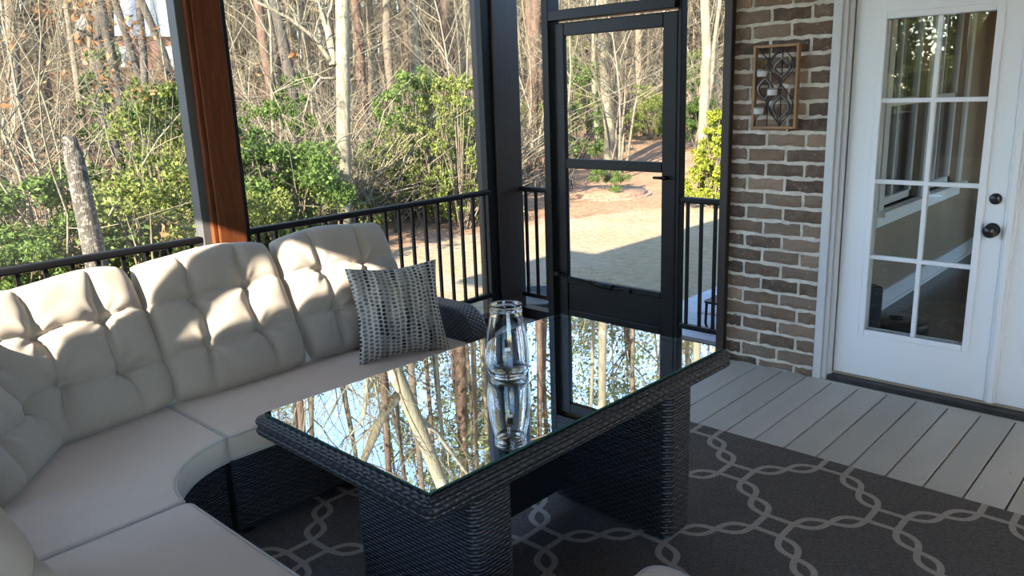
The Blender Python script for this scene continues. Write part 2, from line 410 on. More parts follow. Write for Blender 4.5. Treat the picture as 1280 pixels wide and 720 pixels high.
def ground_mat():
    m, nt, out = mat_new('lawn_and_leaf_litter')
    p = N(nt, 'ShaderNodeBsdfPrincipled'); p.inputs['Roughness'].default_value = .95; p.inputs['Specular IOR Level'].default_value = .1
    tc = N(nt, 'ShaderNodeTexCoord'); v = tc.outputs['Object']
    at = N(nt, 'ShaderNodeAttribute', attribute_name='lawn')
    g1 = noise(nt, v, 9, 6, .7); g2 = noise(nt, v, 1.1, 4); g3 = noise(nt, v, 40, 3)
    lawn = mixc(nt, ramp(nt, g1, .3, .7), (0.2000,0.1480,0.0800), (0.3360,0.2600,0.1600))
    lawn = mixc(nt, math_n(nt, 'MULTIPLY', ramp(nt, g2, .45, .7), .6), lawn, (0.3520,0.2720,0.2000))
    lawn = mixc(nt, math_n(nt, 'MULTIPLY', ramp(nt, g3, .5, .75), .35), lawn, (0.1200,0.0920,0.0520))
    lit = mixc(nt, ramp(nt, g1, .35, .65), (0.1600,0.0800,0.0400), (0.3072,0.1856,0.1056))
    lit = mixc(nt, ramp(nt, g3, .5, .7), lit, (0.3584,0.2304,0.1408))
    lit = mixc(nt, math_n(nt, 'MULTIPLY', ramp(nt, g2, .5, .75), .5), lit, (0.1088,0.0640,0.0384))
    f = math_n(nt, 'ADD', at.outputs['Fac'], math_n(nt, 'MULTIPLY', math_n(nt, 'SUBTRACT', noise(nt, v, 1.6, 5), .5), .9))
    L(nt, mixc(nt, ramp(nt, f, .42, .58), lit, lawn), p.inputs['Base Color'])
    L(nt, bumpn(nt, g1, .8, .06), p.inputs['Normal']); L(nt, p.outputs[0], out.inputs[0]); return m
MT['ground'] = ground_mat()

# ------------------------------------------------------------------ porch shell
rng = random.Random(5)
YW = 4.11        # screen door / brick plane
XB = -3.73       # back railing plane
YF = -1.20       # the side behind the camera
fl = MB(); tones = []
bx = -0.403 * 1.58
x = bx - .1425*24
i = 0
while x < 2.0:
    x1 = x+.1425
    if x1 > -3.80:
        fl.box(max(x, -3.80)+.0035, x1-.0035, YF-.2, 4.105, -.03, 0)
        tones += [rng.random()]*8
    x = x1; i += 1
fo = fl.build('floor', MT['deck'], bevel=.003)
a_ = fo.data.attributes.new('tone', 'FLOAT', 'POINT'); a_.data.foreach_set('value', np.array(tones, dtype=np.float32))
tag(fo, 'grey composite deck boards of the porch floor', 'floor', kind='structure')
tag(MB().box(-3.80, 2.0, YF-.2, 4.10, -.40, -.035).build('floor_skirt', MT['sub']), 'dark framing under the porch floor boards', 'floor framing', kind='structure')

# ceiling / roof
tag(MB().box(-3.93, 1.35, -1.45, 4.45, 2.95, 3.07).box(-4.36, -3.93, -1.45, .40, 2.95, 3.07).build('ceiling', MT['ceiling']), 'porch ceiling overhead', 'ceiling', kind='structure')
# header beams above the openings
hb = MB(); hb.box(-3.9, -3.66, -1.2, 4.2, 2.82, 2.95)
tag(hb.build('trim_1', MT['dark_wood']), 'dark header beam above the back screens', 'beam', kind='structure')
hb = MB(); hb.box(-3.66, -2.10, 4.03, 4.2, 2.82, 2.95)
tag(hb.build('trim_2', MT['dark_wood']), 'dark header beam above the screen door wall', 'beam', kind='structure')
hb = MB(); hb.box(-3.66, -2.0, -1.32, -1.15, 2.47, 2.95)
tag(hb.build('trim_3', MT['dark_wood']), 'dark header beam above the side opening', 'beam', kind='structure')
# added unseen wall behind the camera, sloped cut shapes the cushions' sun patch
w = MB()
prof = [(-3.70,-.4),(1.35,-.4),(1.35,2.95),(-2.00,2.95),(-2.05,2.46),(-2.19,2.12),(-2.33,1.78),(-2.50,1.45),(-2.80,1.20),(-3.70,1.20)]
b = len(w.v)
for yy in (YF-.12, YF):
    w.v += [(px_, yy, pz_) for px_, pz_ in prof]
n5 = len(prof)
w.face([n5+i for i in reversed(range(n5))]); w.face(list(range(n5)))
for i in range(n5): w.face((i, n5+i, n5+(i+1) % n5, (i+1) % n5))
tag(w.build('wall_sun_blocker', MT['dark_wood']), 'unseen dark wall added behind the photographer to shape the sun patch', 'wall', kind='structure')

# ---- posts
def post(x0, x1, y0, y1, z1, label, extras, wood):
    r = empty('porch_post', ((x0+x1)/2, (y0+y1)/2, 0)); tag(r, label, 'post')
    c = ((x0+x1)/2, (y0+y1)/2)
    MB().box(x0-c[0], x1-c[0], y0-c[1], y1-c[1], 0, z1).build('timber', wood, r, bevel=.006)
    for (a0, a1, b0, b1, nm, mt) in extras:
        MB().box(a0-c[0], a1-c[0], b0-c[1], b1-c[1], 0.0, z1).build(nm, mt, r, bevel=.003)
    return r
post(-3.86, -3.655, 1.840, 1.985, 2.82, 'square stained wood post between the two back screens, its foot lit orange by the sun',
     [(-3.78,-3.70,1.780,1.838,'screen_frame',MT['bronze_metal']), (-3.78,-3.70,1.987,2.028,'screen_frame',MT['black_metal']), (-3.70,-3.668,1.818,1.838,'corner_bead',MT['wood_post'])], MT['wood_post'])
post(-3.92, -3.72, 3.885, 4.135, 2.82, 'thick black corner post where the railing meets the screen door wall',
     [(-3.79,-3.735,3.80,3.883,'screen_frame',MT['black_metal'])], MT['dark_wood'])
post(-2.172, -2.122, 4.06, 4.104, 2.82, 'narrow dark brown post against the brick edge', [], MT['dark_wood'])
post(-3.86, -3.70, -1.28, -1.14, 2.82, 'stained corner post at the far end of the back railing', [], MT['wood_post'])
post(-2.432, -2.326, -1.195, -1.135, 2.47, 'slim stained post in the side opening', [], MT['wood_post'])

# ---- railings
def railing(axis, a0, a1, c, ztop, zbot, pitch, label, rail_w=.045, phase=0.5, zb=.0):
    r = empty('porch_railing', (c, (a0+a1)/2, 0) if axis == 'y' else ((a0+a1)/2, c, 0)); tag(r, label, 'railing', 'black metal porch railings')
    m = (a0+a1)/2; h = (a1-a0)/2
    def bx_(mb, p0, p1, w0, w1, z0, z1):
        if axis == 'y': mb.box(w0, w1, p0, p1, z0, z1)
        else: mb.box(p0, p1, w0, w1, z0, z1)
        return mb
    bx_(MB(), -h, h, -rail_w/2, rail_w/2, ztop-.034, ztop).build('top_rail', MT['black_metal'], r, bevel=.010)
    bx_(MB(), -h, h, -.018, .018, zbot-.03, zbot).build('bottom_rail', MT['black_metal'], r, bevel=.004)
    n = max(1, int(round((a1-a0)/pitch)))
    for k in range(n):
        p = -h + (k+phase)*(a1-a0)/n
        bx_(MB(), p-.0085, p+.0085, -.0085, .0085, zbot, ztop-.034).build('baluster', MT['black_metal'], r)
    return r
railing('y', 2.03, 3.80, XB, .945, .235, .107, 'black metal railing section from the wooden post to the corner post, behind the dotted pillow')
railing('y', -1.14, 1.778, XB, .945, .235, .107, 'black metal railing section running left from the wooden post, behind the tufted cushions')
railing('x', -3.72, -3.445, YW, .935, .18, .09, 'short black railing section between corner post and screen door')
railing('x', -2.443, -2.173, YW, .940, .165, .09, 'short black railing section between screen door and brick')
# sills
for (x0, x1, y0, y1, n_, lb) in ((-3.80,-3.70,-1.2,3.885,4,'black sill plate under the back railing'), (-3.72,-3.44,4.06,4.15,5,'black sill plate left of the screen door'), (-2.443,-2.173,4.08,4.15,6,'black sill plate right of the screen door')):
    tag(MB().box(x0, x1, y0, y1, .0, .075).build('trim_%d' % n_, MT['black_metal'], bevel=.004), lb, 'sill', kind='structure')
# insect screens
def screen(n_, quad, lb):
    m = MB(); m.v += quad; m.face((0,1,2,3)); tag(m.build('window_%d' % n_, MT['screen']), lb, 'insect screen', kind='structure')
screen(1, [(-3.76,-1.13,.075),(-3.76,1.79,.075),(-3.76,1.79,2.82),(-3.76,-1.13,2.82)], 'fine insect screen left of the wooden post')
screen(2, [(-3.76,2.02,.075),(-3.76,3.81,.075),(-3.76,3.81,2.82),(-3.76,2.02,2.82)], 'fine insect screen between wooden post and corner post')
screen(3, [(-3.72,4.14,.075),(-3.44,4.14,.075),(-3.44,4.14,2.82),(-3.72,4.14,2.82)], 'narrow insect screen left of the screen door')
screen(4, [(-2.43,4.14,.075),(-2.185,4.14,.075),(-2.185,4.14,2.82),(-2.43,4.14,2.82)], 'narrow insect screen right of the screen door')
screen(5, [(-3.39,4.11,2.06),(-2.47,4.11,2.06),(-2.47,4.11,2.82),(-3.39,4.11,2.82)], 'insect screen above the screen door')

# ---- screen door
jm = MB(); jm.box(-3.445,-3.392,4.05,4.17,0,2.82); jm.box(-2.468,-2.444,4.085,4.15,0,2.82); jm.box(-3.392,-2.468,4.05,4.17,1.998,2.06); jm.box(-3.392,-2.468,4.05,4.17,0,.045)
tag(jm.build('trim_7', MT['black_metal'], bevel=.004), 'black frame around the screen door', 'door frame', kind='structure')
d1 = empty('door_1', (-3.39, YW, .05)); tag(d1, 'black framed screen door standing shut', 'screen door', kind='structure')
def P(x0, x1, z0, z1, y0=-.018, y1=.018): return (x0+3.39, x1+3.39, y0, y1, z0-.05, z1-.05)
m = MB()
m.box(*P(-3.386,-3.300,.05,1.985)); m.box(*P(-2.570,-2.474,.05,1.985)); m.box(*P(-3.300,-2.570,1.904,1.985)); m.box(*P(-3.300,-2.570,1.076,1.138)); m.box(*P(-3.300,-2.570,.30,.340)); m.box(*P(-3.300,-2.570,.05,.115))
m.build('door_frame', MT['black_metal'], d1, bevel=.005)
MB().box(*P(-3.300,-2.570,.115,.30,-.008,.008)).build('kick_panel', MT['black_metal'], d1)
for z0, z1 in ((.340,1.076),(1.138,1.904)):
    m = MB(); m.v += [(.09,0.006,z0-.05),(.82,0.006,z0-.05),(.82,0.006,z1-.05),(.09,0.006,z1-.05)]; m.face((0,1,2,3)); m.build('screen_mesh', MT['screen'], d1)
m = MB(); m.tube([(.855,-.018,1.0),(.855,-.055,1.0)], .012, 12); m.tube([(.875,-.055,1.0),(.79,-.06,1.0)], [.011,.008], 10); m.build('door_handle', MT['black_metal'], d1)
m = MB(); m.tube([(.03,-.05,.312),(.30,-.045,.290)], .008, 10); m.tube([(.30,-.045,.290),(.47,-.04,.275)], .016, 12); m.tube([(.47,-.04,.275),(.56,-.032,.268)], .006, 8); m.box(.535,.60,-.035,-.018,.255,.28); m.box(-.01,.035,-.055,-.02,.30,.325)
m.build('door_closer', MT['black_metal'], d1)

# ---- brick wall with corner return
wl = MB(); wl.box(-2.138,-1.607,YW+.010,4.40,-.02,2.95)
bw = wl; bt = [0]*8
def brick(x0, x1, z0, z1, y0, y1):
    b = len(bw.v); t = min(1, max(0, rng.gauss(.45,.38)))
    nx, nz = 5, 3; idx = {}
    # front face grid with jitter, plus sides
    for i in range(nx+1):
        for k in range(nz+1):
            xx = x0+(x1-x0)*i/nx; zz = z0+(z1-z0)*k/nz
            e = (i in (0, nx)) or (k in (0, nz))
            xx += rng.uniform(-.004,.004) if 0 < i < nx else rng.uniform(-.0015,.0025)*(1 if i == 0 else -1)
            zz += rng.uniform(-.0050,.0050)
            yy = y0 + (rng.uniform(.003,.007) if e else rng.uniform(-.002,.0015))
            idx[i,k] = len(bw.v); bw.v.append((xx,yy,zz)); bt.append(t)
    for i in range(nx):
        for k in range(nz): bw.face((idx[i,k],idx[i+1,k],idx[i+1,k+1],idx[i,k+1]), None, 1)
    ring = [idx[i,0] for i in range(nx+1)]+[idx[nx,k] for k in range(1,nz+1)]+[idx[i,nz] for i in range(nx-1,-1,-1)]+[idx[0,k] for k in range(nz-1,0,-1)]
    back = []
    for vi in ring:
        p = bw.v[vi]; back.append(len(bw.v)); bw.v.append((p[0], y1, p[2])); bt.append(t)
    for j in range(len(ring)):
        j2 = (j+1) % len(ring); bw.face((ring[j2],ring[j],back[j],back[j2]), None, 1)
cp = .0795
for r_ in range(37):
    z0 = .004 + r_*cp - .03; z1 = z0+.0605
    if r_ == 0: z0 = .001
    shift = 0 if r_ % 2 else -.107
    x = -1.605 + (0 if r_ % 2 else .0)
    xs = []
    xr = -1.6065
    first = .100 if r_ % 2 == 0 else .205
    xe = xr
    while xe > -2.137:
        xl = max(-2.138, xe-first)
        if xe-xl > .03: xs.append((xl, xe))
        xe = xl-.018; first = .197
    for k, (xl, xe) in enumerate(xs):
        brick(xl, xe, z0, z1, YW-.002+rng.uniform(-.003,.003), YW+.10)
bo = wl.build('wall_brick', [MT['mortar'], MT['brick']])
a_ = bo.data.attributes.new('tone', 'FLOAT', 'POINT'); a_.data.foreach_set('value', np.array(bt, dtype=np.float32))
tag(bo, 'tumbled grey brown brick pier beside the white door', 'brick wall', kind='structure')

# ---- white door casing, french doors
YD = 4.17
m = MB(); m.box(-1.606,-1.562,4.10,4.26,.0,2.12); m.box(-1.562,-1.540,4.115,4.26,.0,2.12); m.box(-1.540,-1.518,4.135,4.26,.0,2.12); m.box(-1.606,.25,4.10,4.26,2.12,2.95); m.box(-1.518,.2,4.115,4.26,2.055,2.12); m.box(.02,.25,4.10,4.26,0,2.12)
tag(m.build('trim_8', MT['trim_paint'], bevel=.004), 'white painted casing around the french doors', 'door casing', kind='structure')
m = MB(); m.box(-1.527,-1.5175,4.150,4.168,.04,2.055); tag(m.build('trim_13', MT['threshold']), 'dark gap strip along the hinge side of the white door', 'weather strip', kind='structure')
m = MB(); m.box(-1.530,.02,4.108,4.30,.0,.030); tag(m.build('trim_9', MT['threshold'], bevel=.004), 'black sill under the white doors', 'threshold', kind='structure')
m = MB(); m.box(-1.520,.02,4.163,4.175,.030,.040); tag(m.build('trim_10', MT['brass_strip']), 'thin tan weather strip under the white doors', 'weather strip', kind='structure')
m = MB(); m.box(-1.60,2.0,4.085,4.112,-.02,.002); tag(m.build('trim_11', MT['deck']), 'grey edge board along the door sill', 'edge board', kind='structure')
def leaf_door(n_, xl, xr, hinge_right, lb):
    r = empty('door_%d' % n_, (xl, YD, .042)); tag(r, lb, 'french door', kind='structure')
    W = xr-xl; H = 2.0
    g0, g1 = .142, W-.116; zz = [.254,.645,1.032,1.427,1.814]
    if hinge_right: g0, g1 = .116, W-.142
    y0, y1 = 0, .045
    s = MB(); s.box(0,g0,y0,y1,0,H); s.box(g1,W,y0,y1,0,H); s.box(g0,g1,y0,y1,0,zz[0]); s.box(g0,g1,y0,y1,zz[-1],H)
    s.build('door_panel', MT['white_paint'], r)
    s = MB(); e = .026
    for ya, yb in ((-.010,.0),(.045,.055)):
        s.box(g0-e,g0+.006,ya,yb,zz[0]-e,zz[-1]+e); s.box(g1-.006,g1+e,ya,yb,zz[0]-e,zz[-1]+e); s.box(g0+.006,g1-.006,ya,yb,zz[0]-e,zz[0]+.006); s.box(g0+.006,g1-.006,ya,yb,zz[-1]-.006,zz[-1]+e)
    s.build('glass_frame', MT['white_paint'], r, bevel=.004)
    s = MB(); mx_ = (g0+g1)/2
    s.box(mx_-.011,mx_+.011,.010,.034,zz[0],zz[-1])
    for z in zz[1:-1]: s.box(g0,g1,.0105,.0335,z-.011,z+.011)
    s.build('muntin_grid', MT['white_paint'], r, bevel=.003)
    s = MB(); s.box(g0,g1,.020,.024,zz[0],zz[-1]); s.build('glass_pane', MT['pane'], r)
    return r
d2 = leaf_door(2, -1.518, -.787, False, 'white french door with eight glass panes and black knob')
for zc, rr, nm in ((.865-.042+.012,.033,'door_knob'), (1.022-.042,.026,'deadbolt')):
    s = MB(); s.lathe([(.0,.0),(rr*1.0,.0),(rr*1.0,.008),(rr*.45,.012),(rr*.40,.028),(rr*.55,.034),(rr*.9,.042),(rr*.95,.052),(rr*.75,.062),(0,.066)] if nm == 'door_knob' else [(0,0),(rr,0),(rr,.010),(rr*.8,.016),(rr*.3,.018),(0,.019)], 24)
    s.xform(Matrix.Translation((.683,-.0005,zc)) @ Matrix.Rotation(PI/2, 4, 'X')); s.build(nm, MT['black_plastic'], d2)
d3 = leaf_door(3, -.744, -.013, True, 'second white french door leaf cut off by the frame edge')
m = MB(); m.box(-.789,-.742,4.152,4.172,.044,2.04); m.box(-.778,-.752,4.144,4.152,.044,2.04); tag(m.build('trim_12', MT['white_paint'], bevel=.003), 'white astragal between the two french doors', 'astragal', kind='structure')
# wall right of the doors
m = MB(); m.box(.25,1.35,YW,4.3,-.02,2.95); m.box(1.35,1.47,.7,4.3,-.4,2.95); tag(m.build('wall_house', MT['brick']), 'house wall right of the doors', 'wall', kind='structure')

# ---- room behind the glass
m = MB(); m.box(-1.9,3.0,4.30,9.5,-.05,.0); tag(m.build('floor_room', MT['room_floor']), 'dark wood floor inside the house', 'floor', kind='structure')
m = MB(); m.box(-1.9,3.0,4.30,9.5,2.5,2.55); tag(m.build('ceiling_room', MT['room_wall']), 'ceiling inside the house', 'ceiling', kind='structure')
XR = -1.78
m = MB(); wins = [(5.55,6.35),(6.55,7.35)]
yy = 4.30
for a0, a1 in wins:
    m.box(XR-.14,XR,yy,a0,0,2.5); m.box(XR-.14,XR,a0,a1,0,.72); m.box(XR-.14,XR,a0,a1,2.10,2.5); yy = a1
m.box(XR-.14,XR,yy,9.5,0,2.5); m.box(XR,3.0,9.4,9.5,0,2.5); m.box(2.9,3.0,4.3,5.6,0,2.5); m.box(2.9,3.0,8.4,9.4,0,2.5); m.box(2.9,3.0,5.6,8.4,0,.6); m.box(2.9,3.0,5.6,8.4,2.2,2.5); m.box(-2.0,-1.61,4.405,4.46,0,2.5)  # unseen right wall has an opening added to light the room
tag(m.build('wall_room', MT['room_wall']), 'tan painted wall seen through the french door', 'wall', kind='structure')
for k, (a0, a1) in enumerate(wins):
    r = empty('window_%d' % (6+k), (XR,(a0+a1)/2,.72)); tag(r, ('nearer' if k == 0 else 'farther')+' white sash window on the room wall behind the door glass', 'window', kind='structure')
    h = (a1-a0)/2; s = MB()
    for q in ((-h-.09,-h),(h,h+.09)): s.box(0,.02,q[0],q[1],-.02,1.38)
    s.box(0,.02,-h-.09,h+.09,1.38,1.48); s.build('window_casing', MT['trim_paint'], r)
    s = MB(); s.box(-.06,.07,-h-.11,h+.11,-.035,0); s.box(0,.018,-h-.09,h+.09,-.11,-.035); s.build('window_sill', MT['white_paint'], r, bevel=.004)
    s = MB(); s.box(-.09,-.05,-h,-h+.05,0,1.38); s.box(-.09,-.05,h-.05,h,0,1.38); s.box(-.09,-.05,-h,h,0,.05); s.box(-.09,-.05,-h,h,1.33,1.38); s.box(-.09,-.05,-h,h,.67,.72); s.box(-.08,-.06,-.012,.012,.05,1.33); s.build('window_sash', MT['trim_paint'], r)
    s = MB(); s.box(-.072,-.068,-h+.05,h-.05,.05,1.33); s.build('window_pane', MT['pane'], r)
m = MB(); m.box(XR,XR+.016,4.46,9.4,0,.13); m.box(XR,XR+.028,4.46,9.4,0,.025); tag(m.build('baseboard_room', MT['white_paint']), 'white baseboard inside the house', 'baseboard', kind='structure')
# curtain
m = MB(); pts = []
nx_ = 90
for j in range(2):
    for i in range(nx_+1):
        t = i/nx_; pts.append((XR+.14+.9*t, 7.75+.035*math.sin(t*34)+.02*math.sin(t*13), .05 if j == 0 else 2.3))
m.v += pts
for i in range(nx_): m.face((i, i+1, nx_+1+i+1, nx_+1+i), None, 0, True)
cu = m.build('curtain', MT['curtain']); md = cu.modifiers.new('s', 'SOLIDIFY'); md.thickness = .006
tag(cu, 'pale full length curtain hanging inside the house', 'curtain')
# robot vacuum + dock
rv = empty('robot_vacuum', (-1.50,5.20,.0)); tag(rv, 'round black robot vacuum on the dark floor behind the door glass', 'robot vacuum')
MB().lathe([(0,.012),(.15,.012),(.172,.025),(.172,.075),(.165,.088),(.05,.094),(0,.094)], 40).build('vacuum_body', MT['black_plastic'], rv)
MB().lathe([(0,.094),(.045,.094),(.042,.108),(0,.110)], 24, (-.02,0,0)).build('sensor_turret', MT['black_plastic'], rv)
m = MB(); m.box(-.10,.10,-.05,.05,0,.34); dk = m.build('charging_dock', MT['black_plastic'], bevel=.012); dk.location = (-1.64,4.93,0); dk.rotation_euler = (0,0,.9)
tag(dk, 'upright black charging dock on the floor inside the door', 'charging dock')

# ------------------------------------------------------------------ rug
RX0, RX1, RY0, RY1 = -2.75, .55, .35, 3.16
rg = MB(); rg.box(RX0,RX1,RY0,RY1,.001,.008)
def clip_poly(poly):
    for ax, lim, sg in ((0,RX0,1),(0,RX1,-1),(1,RY0,1),(1,RY1,-1)):
        outp = []
        for i in range(len(poly)):
            a, b = poly[i], poly[(i+1) % len(poly)]
            ia, ib = sg*(a[ax]-lim) >= 0, sg*(b[ax]-lim) >= 0
            if ia: outp.append(a)
            if ia != ib:
                t = (lim-a[ax])/(b[ax]-a[ax]); outp.append((a[0]+t*(b[0]-a[0]), a[1]+t*(b[1]-a[1])))
        poly = outp
        if len(poly) < 3: return None
    return poly
layer = [0]
def ribbon(pts, w):
    z = .0084 + (layer[0] % 19)*.00012; layer[0] += 1
    for i in range(len(pts)-1):
        def nrm(k):
            a, b = pts[max(0, k-1)], pts[min(len(pts)-1, k+1)]
            d = V3((b[0]-a[0], b[1]-a[1], 0)).normalized(); return (-d.y*w/2, d.x*w/2)
        n0, n1 = nrm(i), nrm(i+1); a, b = pts[i], pts[i+1]
        q = clip_poly([(a[0]+n0[0],a[1]+n0[1]),(a[0]-n0[0],a[1]-n0[1]),(b[0]-n1[0],b[1]-n1[1]),(b[0]+n1[0],b[1]+n1[1])])
        if q:
            b_ = len(rg.v); rg.v += [(x,y,z) for x, y in q]; rg.face(list(range(b_, b_+len(q))), None, 1)
LW = .023; SQ = .053; PX = .298
for a in range(-8, 8):
    for c in range(-10, 4):
        if (a+c) % 2: continue
        cx, cy = -.80+PX*a, 2.822+PX*c
        if not (RX0-.4 < cx < RX1+.4 and RY0-.4 < cy < RY1+.4): continue
        for p, q in (((-SQ,-SQ),(SQ,-SQ)),((SQ,-SQ),(SQ,SQ)),((SQ,SQ),(-SQ,SQ)),((-SQ,SQ),(-SQ,-SQ))):
            d = V3((q[0]-p[0], q[1]-p[1], 0)).normalized()*LW*.5
            ribbon([(cx+p[0]-d.x,cy+p[1]-d.y),(cx+q[0]+d.x,cy+q[1]+d.y)], LW)
        for sx, sy in ((1,1),(-1,1)):
            p0 = V3((cx+sx*SQ, cy+sy*SQ, 0)); p1 = V3((cx+sx*(PX-SQ), cy+sy*(PX-SQ), 0)); d = p1-p0; nrm_ = V3((-d.y, d.x, 0)).normalized()
            for sg in (1, -1):
                ribbon([tuple((p0+d*t+nrm_*sg*.031*math.sin(2*PI*t))[:2]) for t in [k/26 for k in range(27)]], LW)
ro = rg.build('rug', [MT['rug'], MT['rug_line']]); tag(ro, 'charcoal woven rug with taupe chain link trellis under the table', 'rug')

# ------------------------------------------------------------------ sofa
def arm_profile(x0, x1, z1, r):
    pts = [(x0,.06),(x0,z1)]
    for k in range(9):
        a = PI/2*k/8; pts.append((x1-r+r*math.sin(a), z1-r+r*math.cos(a)))
    pts.append((x1,.06)); return pts
def extrude_xz(prof, y0, y1, mb=None):
    m = mb or MB(); b = len(m.v); n = len(prof); per = [0]
    for i in range(n): per.append(per[-1]+math.dist(prof[i], prof[(i+1) % n]))
    m.v += [(x,y0,z) for x, z in prof]+[(x,y1,z) for x, z in prof]
    m.face([b+i for i in reversed(range(n))]); m.face([b+n+i for i in range(n)])
    for i in range(n):
        j = (i+1) % n
        m.face((b+i,b+j,b+n+j,b+n+i), ((y0,per[i]),(y0,per[i+1]),(y1,per[i+1]),(y1,per[i])), 0, 2 < i < 11)
    return m
s1 = empty('wicker_sofa', (-2.85,1.82,0)); tag(s1, 'dark wicker sofa along the back railing, with its arm beside the dotted pillow', 'sofa')
def R1(m): return m.xform(Matrix.Translation((2.85,-1.82,0)))
R1(MB().box(-3.30,-2.53,1.205,2.445,.05,.345)).build('base', MT['wicker'], s1, bevel=.012)
R1(MB().box(-3.42,-3.30,1.205,2.445,.05,.74)).build('backrest', MT['wicker_arm'], s1, bevel=.02)
R1(extrude_xz(arm_profile(-3.40,-2.555,.60,.13), 2.447, 2.56)).build('arm', MT['wicker_arm'], s1, bevel=.012)
for yy in (1.27,2.5):
    for xx in (-3.34,-2.60): R1(MB().box(xx-.02,xx+.02,yy-.02,yy+.02,.0085,.05)).build('foot', MT['black_metal'], s1)

wedge = [(-2.49,1.185),(-3.20,1.185),(-3.20,.80),(-2.62,.22),(-2.165,.22),(-2.165,.88)]
def wedge_outline(inset=0.0, front=0.0):
    pts = [(-2.165+0,.22+inset*.5),(-2.165,.88-front)]
    cx, cy, r = -2.165+.03, 1.185+.03, .335
    a0 = math.atan2(.88-front-cy, -2.165-cx); a1 = math.atan2(1.185-cy, -2.49-front-cx)
    a0 = a0 % (2*PI); a1 = a1 % (2*PI)
    for k in range(1, 14):
        a = a0+(a1-a0)*k/14; rr = math.hypot(-2.165-cx, .88-front-cy)*(1-k/14)+math.hypot(-2.49-front-cx, 1.185-cy)*k/14
        pts.append((cx+rr*math.cos(a), cy+rr*math.sin(a)))
    pts += [(-2.49-front,1.185),(-3.20+inset,1.185),(-3.20+inset,.80),(-2.62,.22+inset*.5)]
    return pts
def ccw(o):
    A = sum(o[i-1][0]*o[i][1]-o[i][0]*o[i-1][1] for i in range(len(o))); return o if A > 0 else o[::-1]
s2 = empty('corner_sofa', (-2.7,.7,0)); tag(s2, 'dark wicker corner module with curved front between the two sofas', 'corner sofa')
def R2(m): return m.xform(Matrix.Translation((2.7,-.7,0)))
R2(MB().prism(ccw(wedge_outline(0,.045)), .05, .345, .0)).build('base', MT['wicker'], s2)
R2(MB().prism(ccw([(-3.42,1.195),(-3.42,.72),(-2.70,.0),(-2.172,.0),(-2.172,.12),(-2.65,.12),(-3.30,.77),(-3.30,1.195)]), .05, .74, .0)).build('backrest', MT['wicker_arm'], s2)
for xx, yy in ((-2.25,.78),(-2.6,1.12),(-3.3,1.1),(-2.3,.1)): R2(MB().box(xx-.02,xx+.02,yy-.02,yy+.02,.0085 if xx > -2.75 and yy > .35 else 0,.05)).build('foot', MT['black_metal'], s2)
s3 = empty('wicker_sofa', (-1.55,.4,0)); tag(s3, 'dark wicker sofa at the lower left edge, nearest the camera', 'sofa')
def R3(m): return m.xform(Matrix.Translation((1.55,-.4,0)))
R3(MB().box(-2.150,-.90,.12,.84,.05,.345)).build('base', MT['wicker'], s3, bevel=.012)
R3(MB().box(-2.150,-.90,.0,.12,.05,.74)).build('backrest', MT['wicker_arm'], s3, bevel=.02)
for xx in (-2.1,-.95):
    for yy in (.06,.78): R3(MB().box(xx-.02,xx+.02,yy-.02,yy+.02,.0085 if yy > .35 else 0,.05)).build('foot', MT['black_metal'], s3)

def seat_cushion(outline, z0, z1, label, grp='flat seat cushions'):
    o = ccw(outline); c = (sum(p[0] for p in o)/len(o), sum(p[1] for p in o)/len(o))
    o2 = [(p[0]-c[0], p[1]-c[1]) for p in o]
    ob = MB().prism(o2, 0, z1-z0, .016).build('seat_cushion', MT['seat']); ob.location = (c[0],c[1],z0)
    tag(ob, label, 'seat cushion', grp)
    pp = MB()
    for zz in (.010, z1-z0-.008):
        pp.tube([(p[0]*1.0, p[1]*1.0, zz) for p in o2], .0045, 6, closed=True)
    pp.build('piping', MT['piping'], ob)
    return ob
def rrect(x0, x1, y0, y1, r=.05, seg=5):
    pts = []
    for cx, cy, a in ((x1-r,y0+r,-PI/2),(x1-r,y1-r,0),(x0+r,y1-r,PI/2),(x0+r,y0+r,PI)):
        for k in range(seg+1): pts.append((cx+r*math.cos(a+PI/2*k/seg), cy+r*math.sin(a+PI/2*k/seg)))
    return pts
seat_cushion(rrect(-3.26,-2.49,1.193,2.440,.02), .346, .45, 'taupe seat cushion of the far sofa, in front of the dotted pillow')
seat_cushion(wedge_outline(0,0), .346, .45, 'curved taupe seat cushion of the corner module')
seat_cushion(rrect(-2.150,-.92,.15,.885,.03), .346, .452, 'taupe seat cushion of the nearest sofa at the lower left')

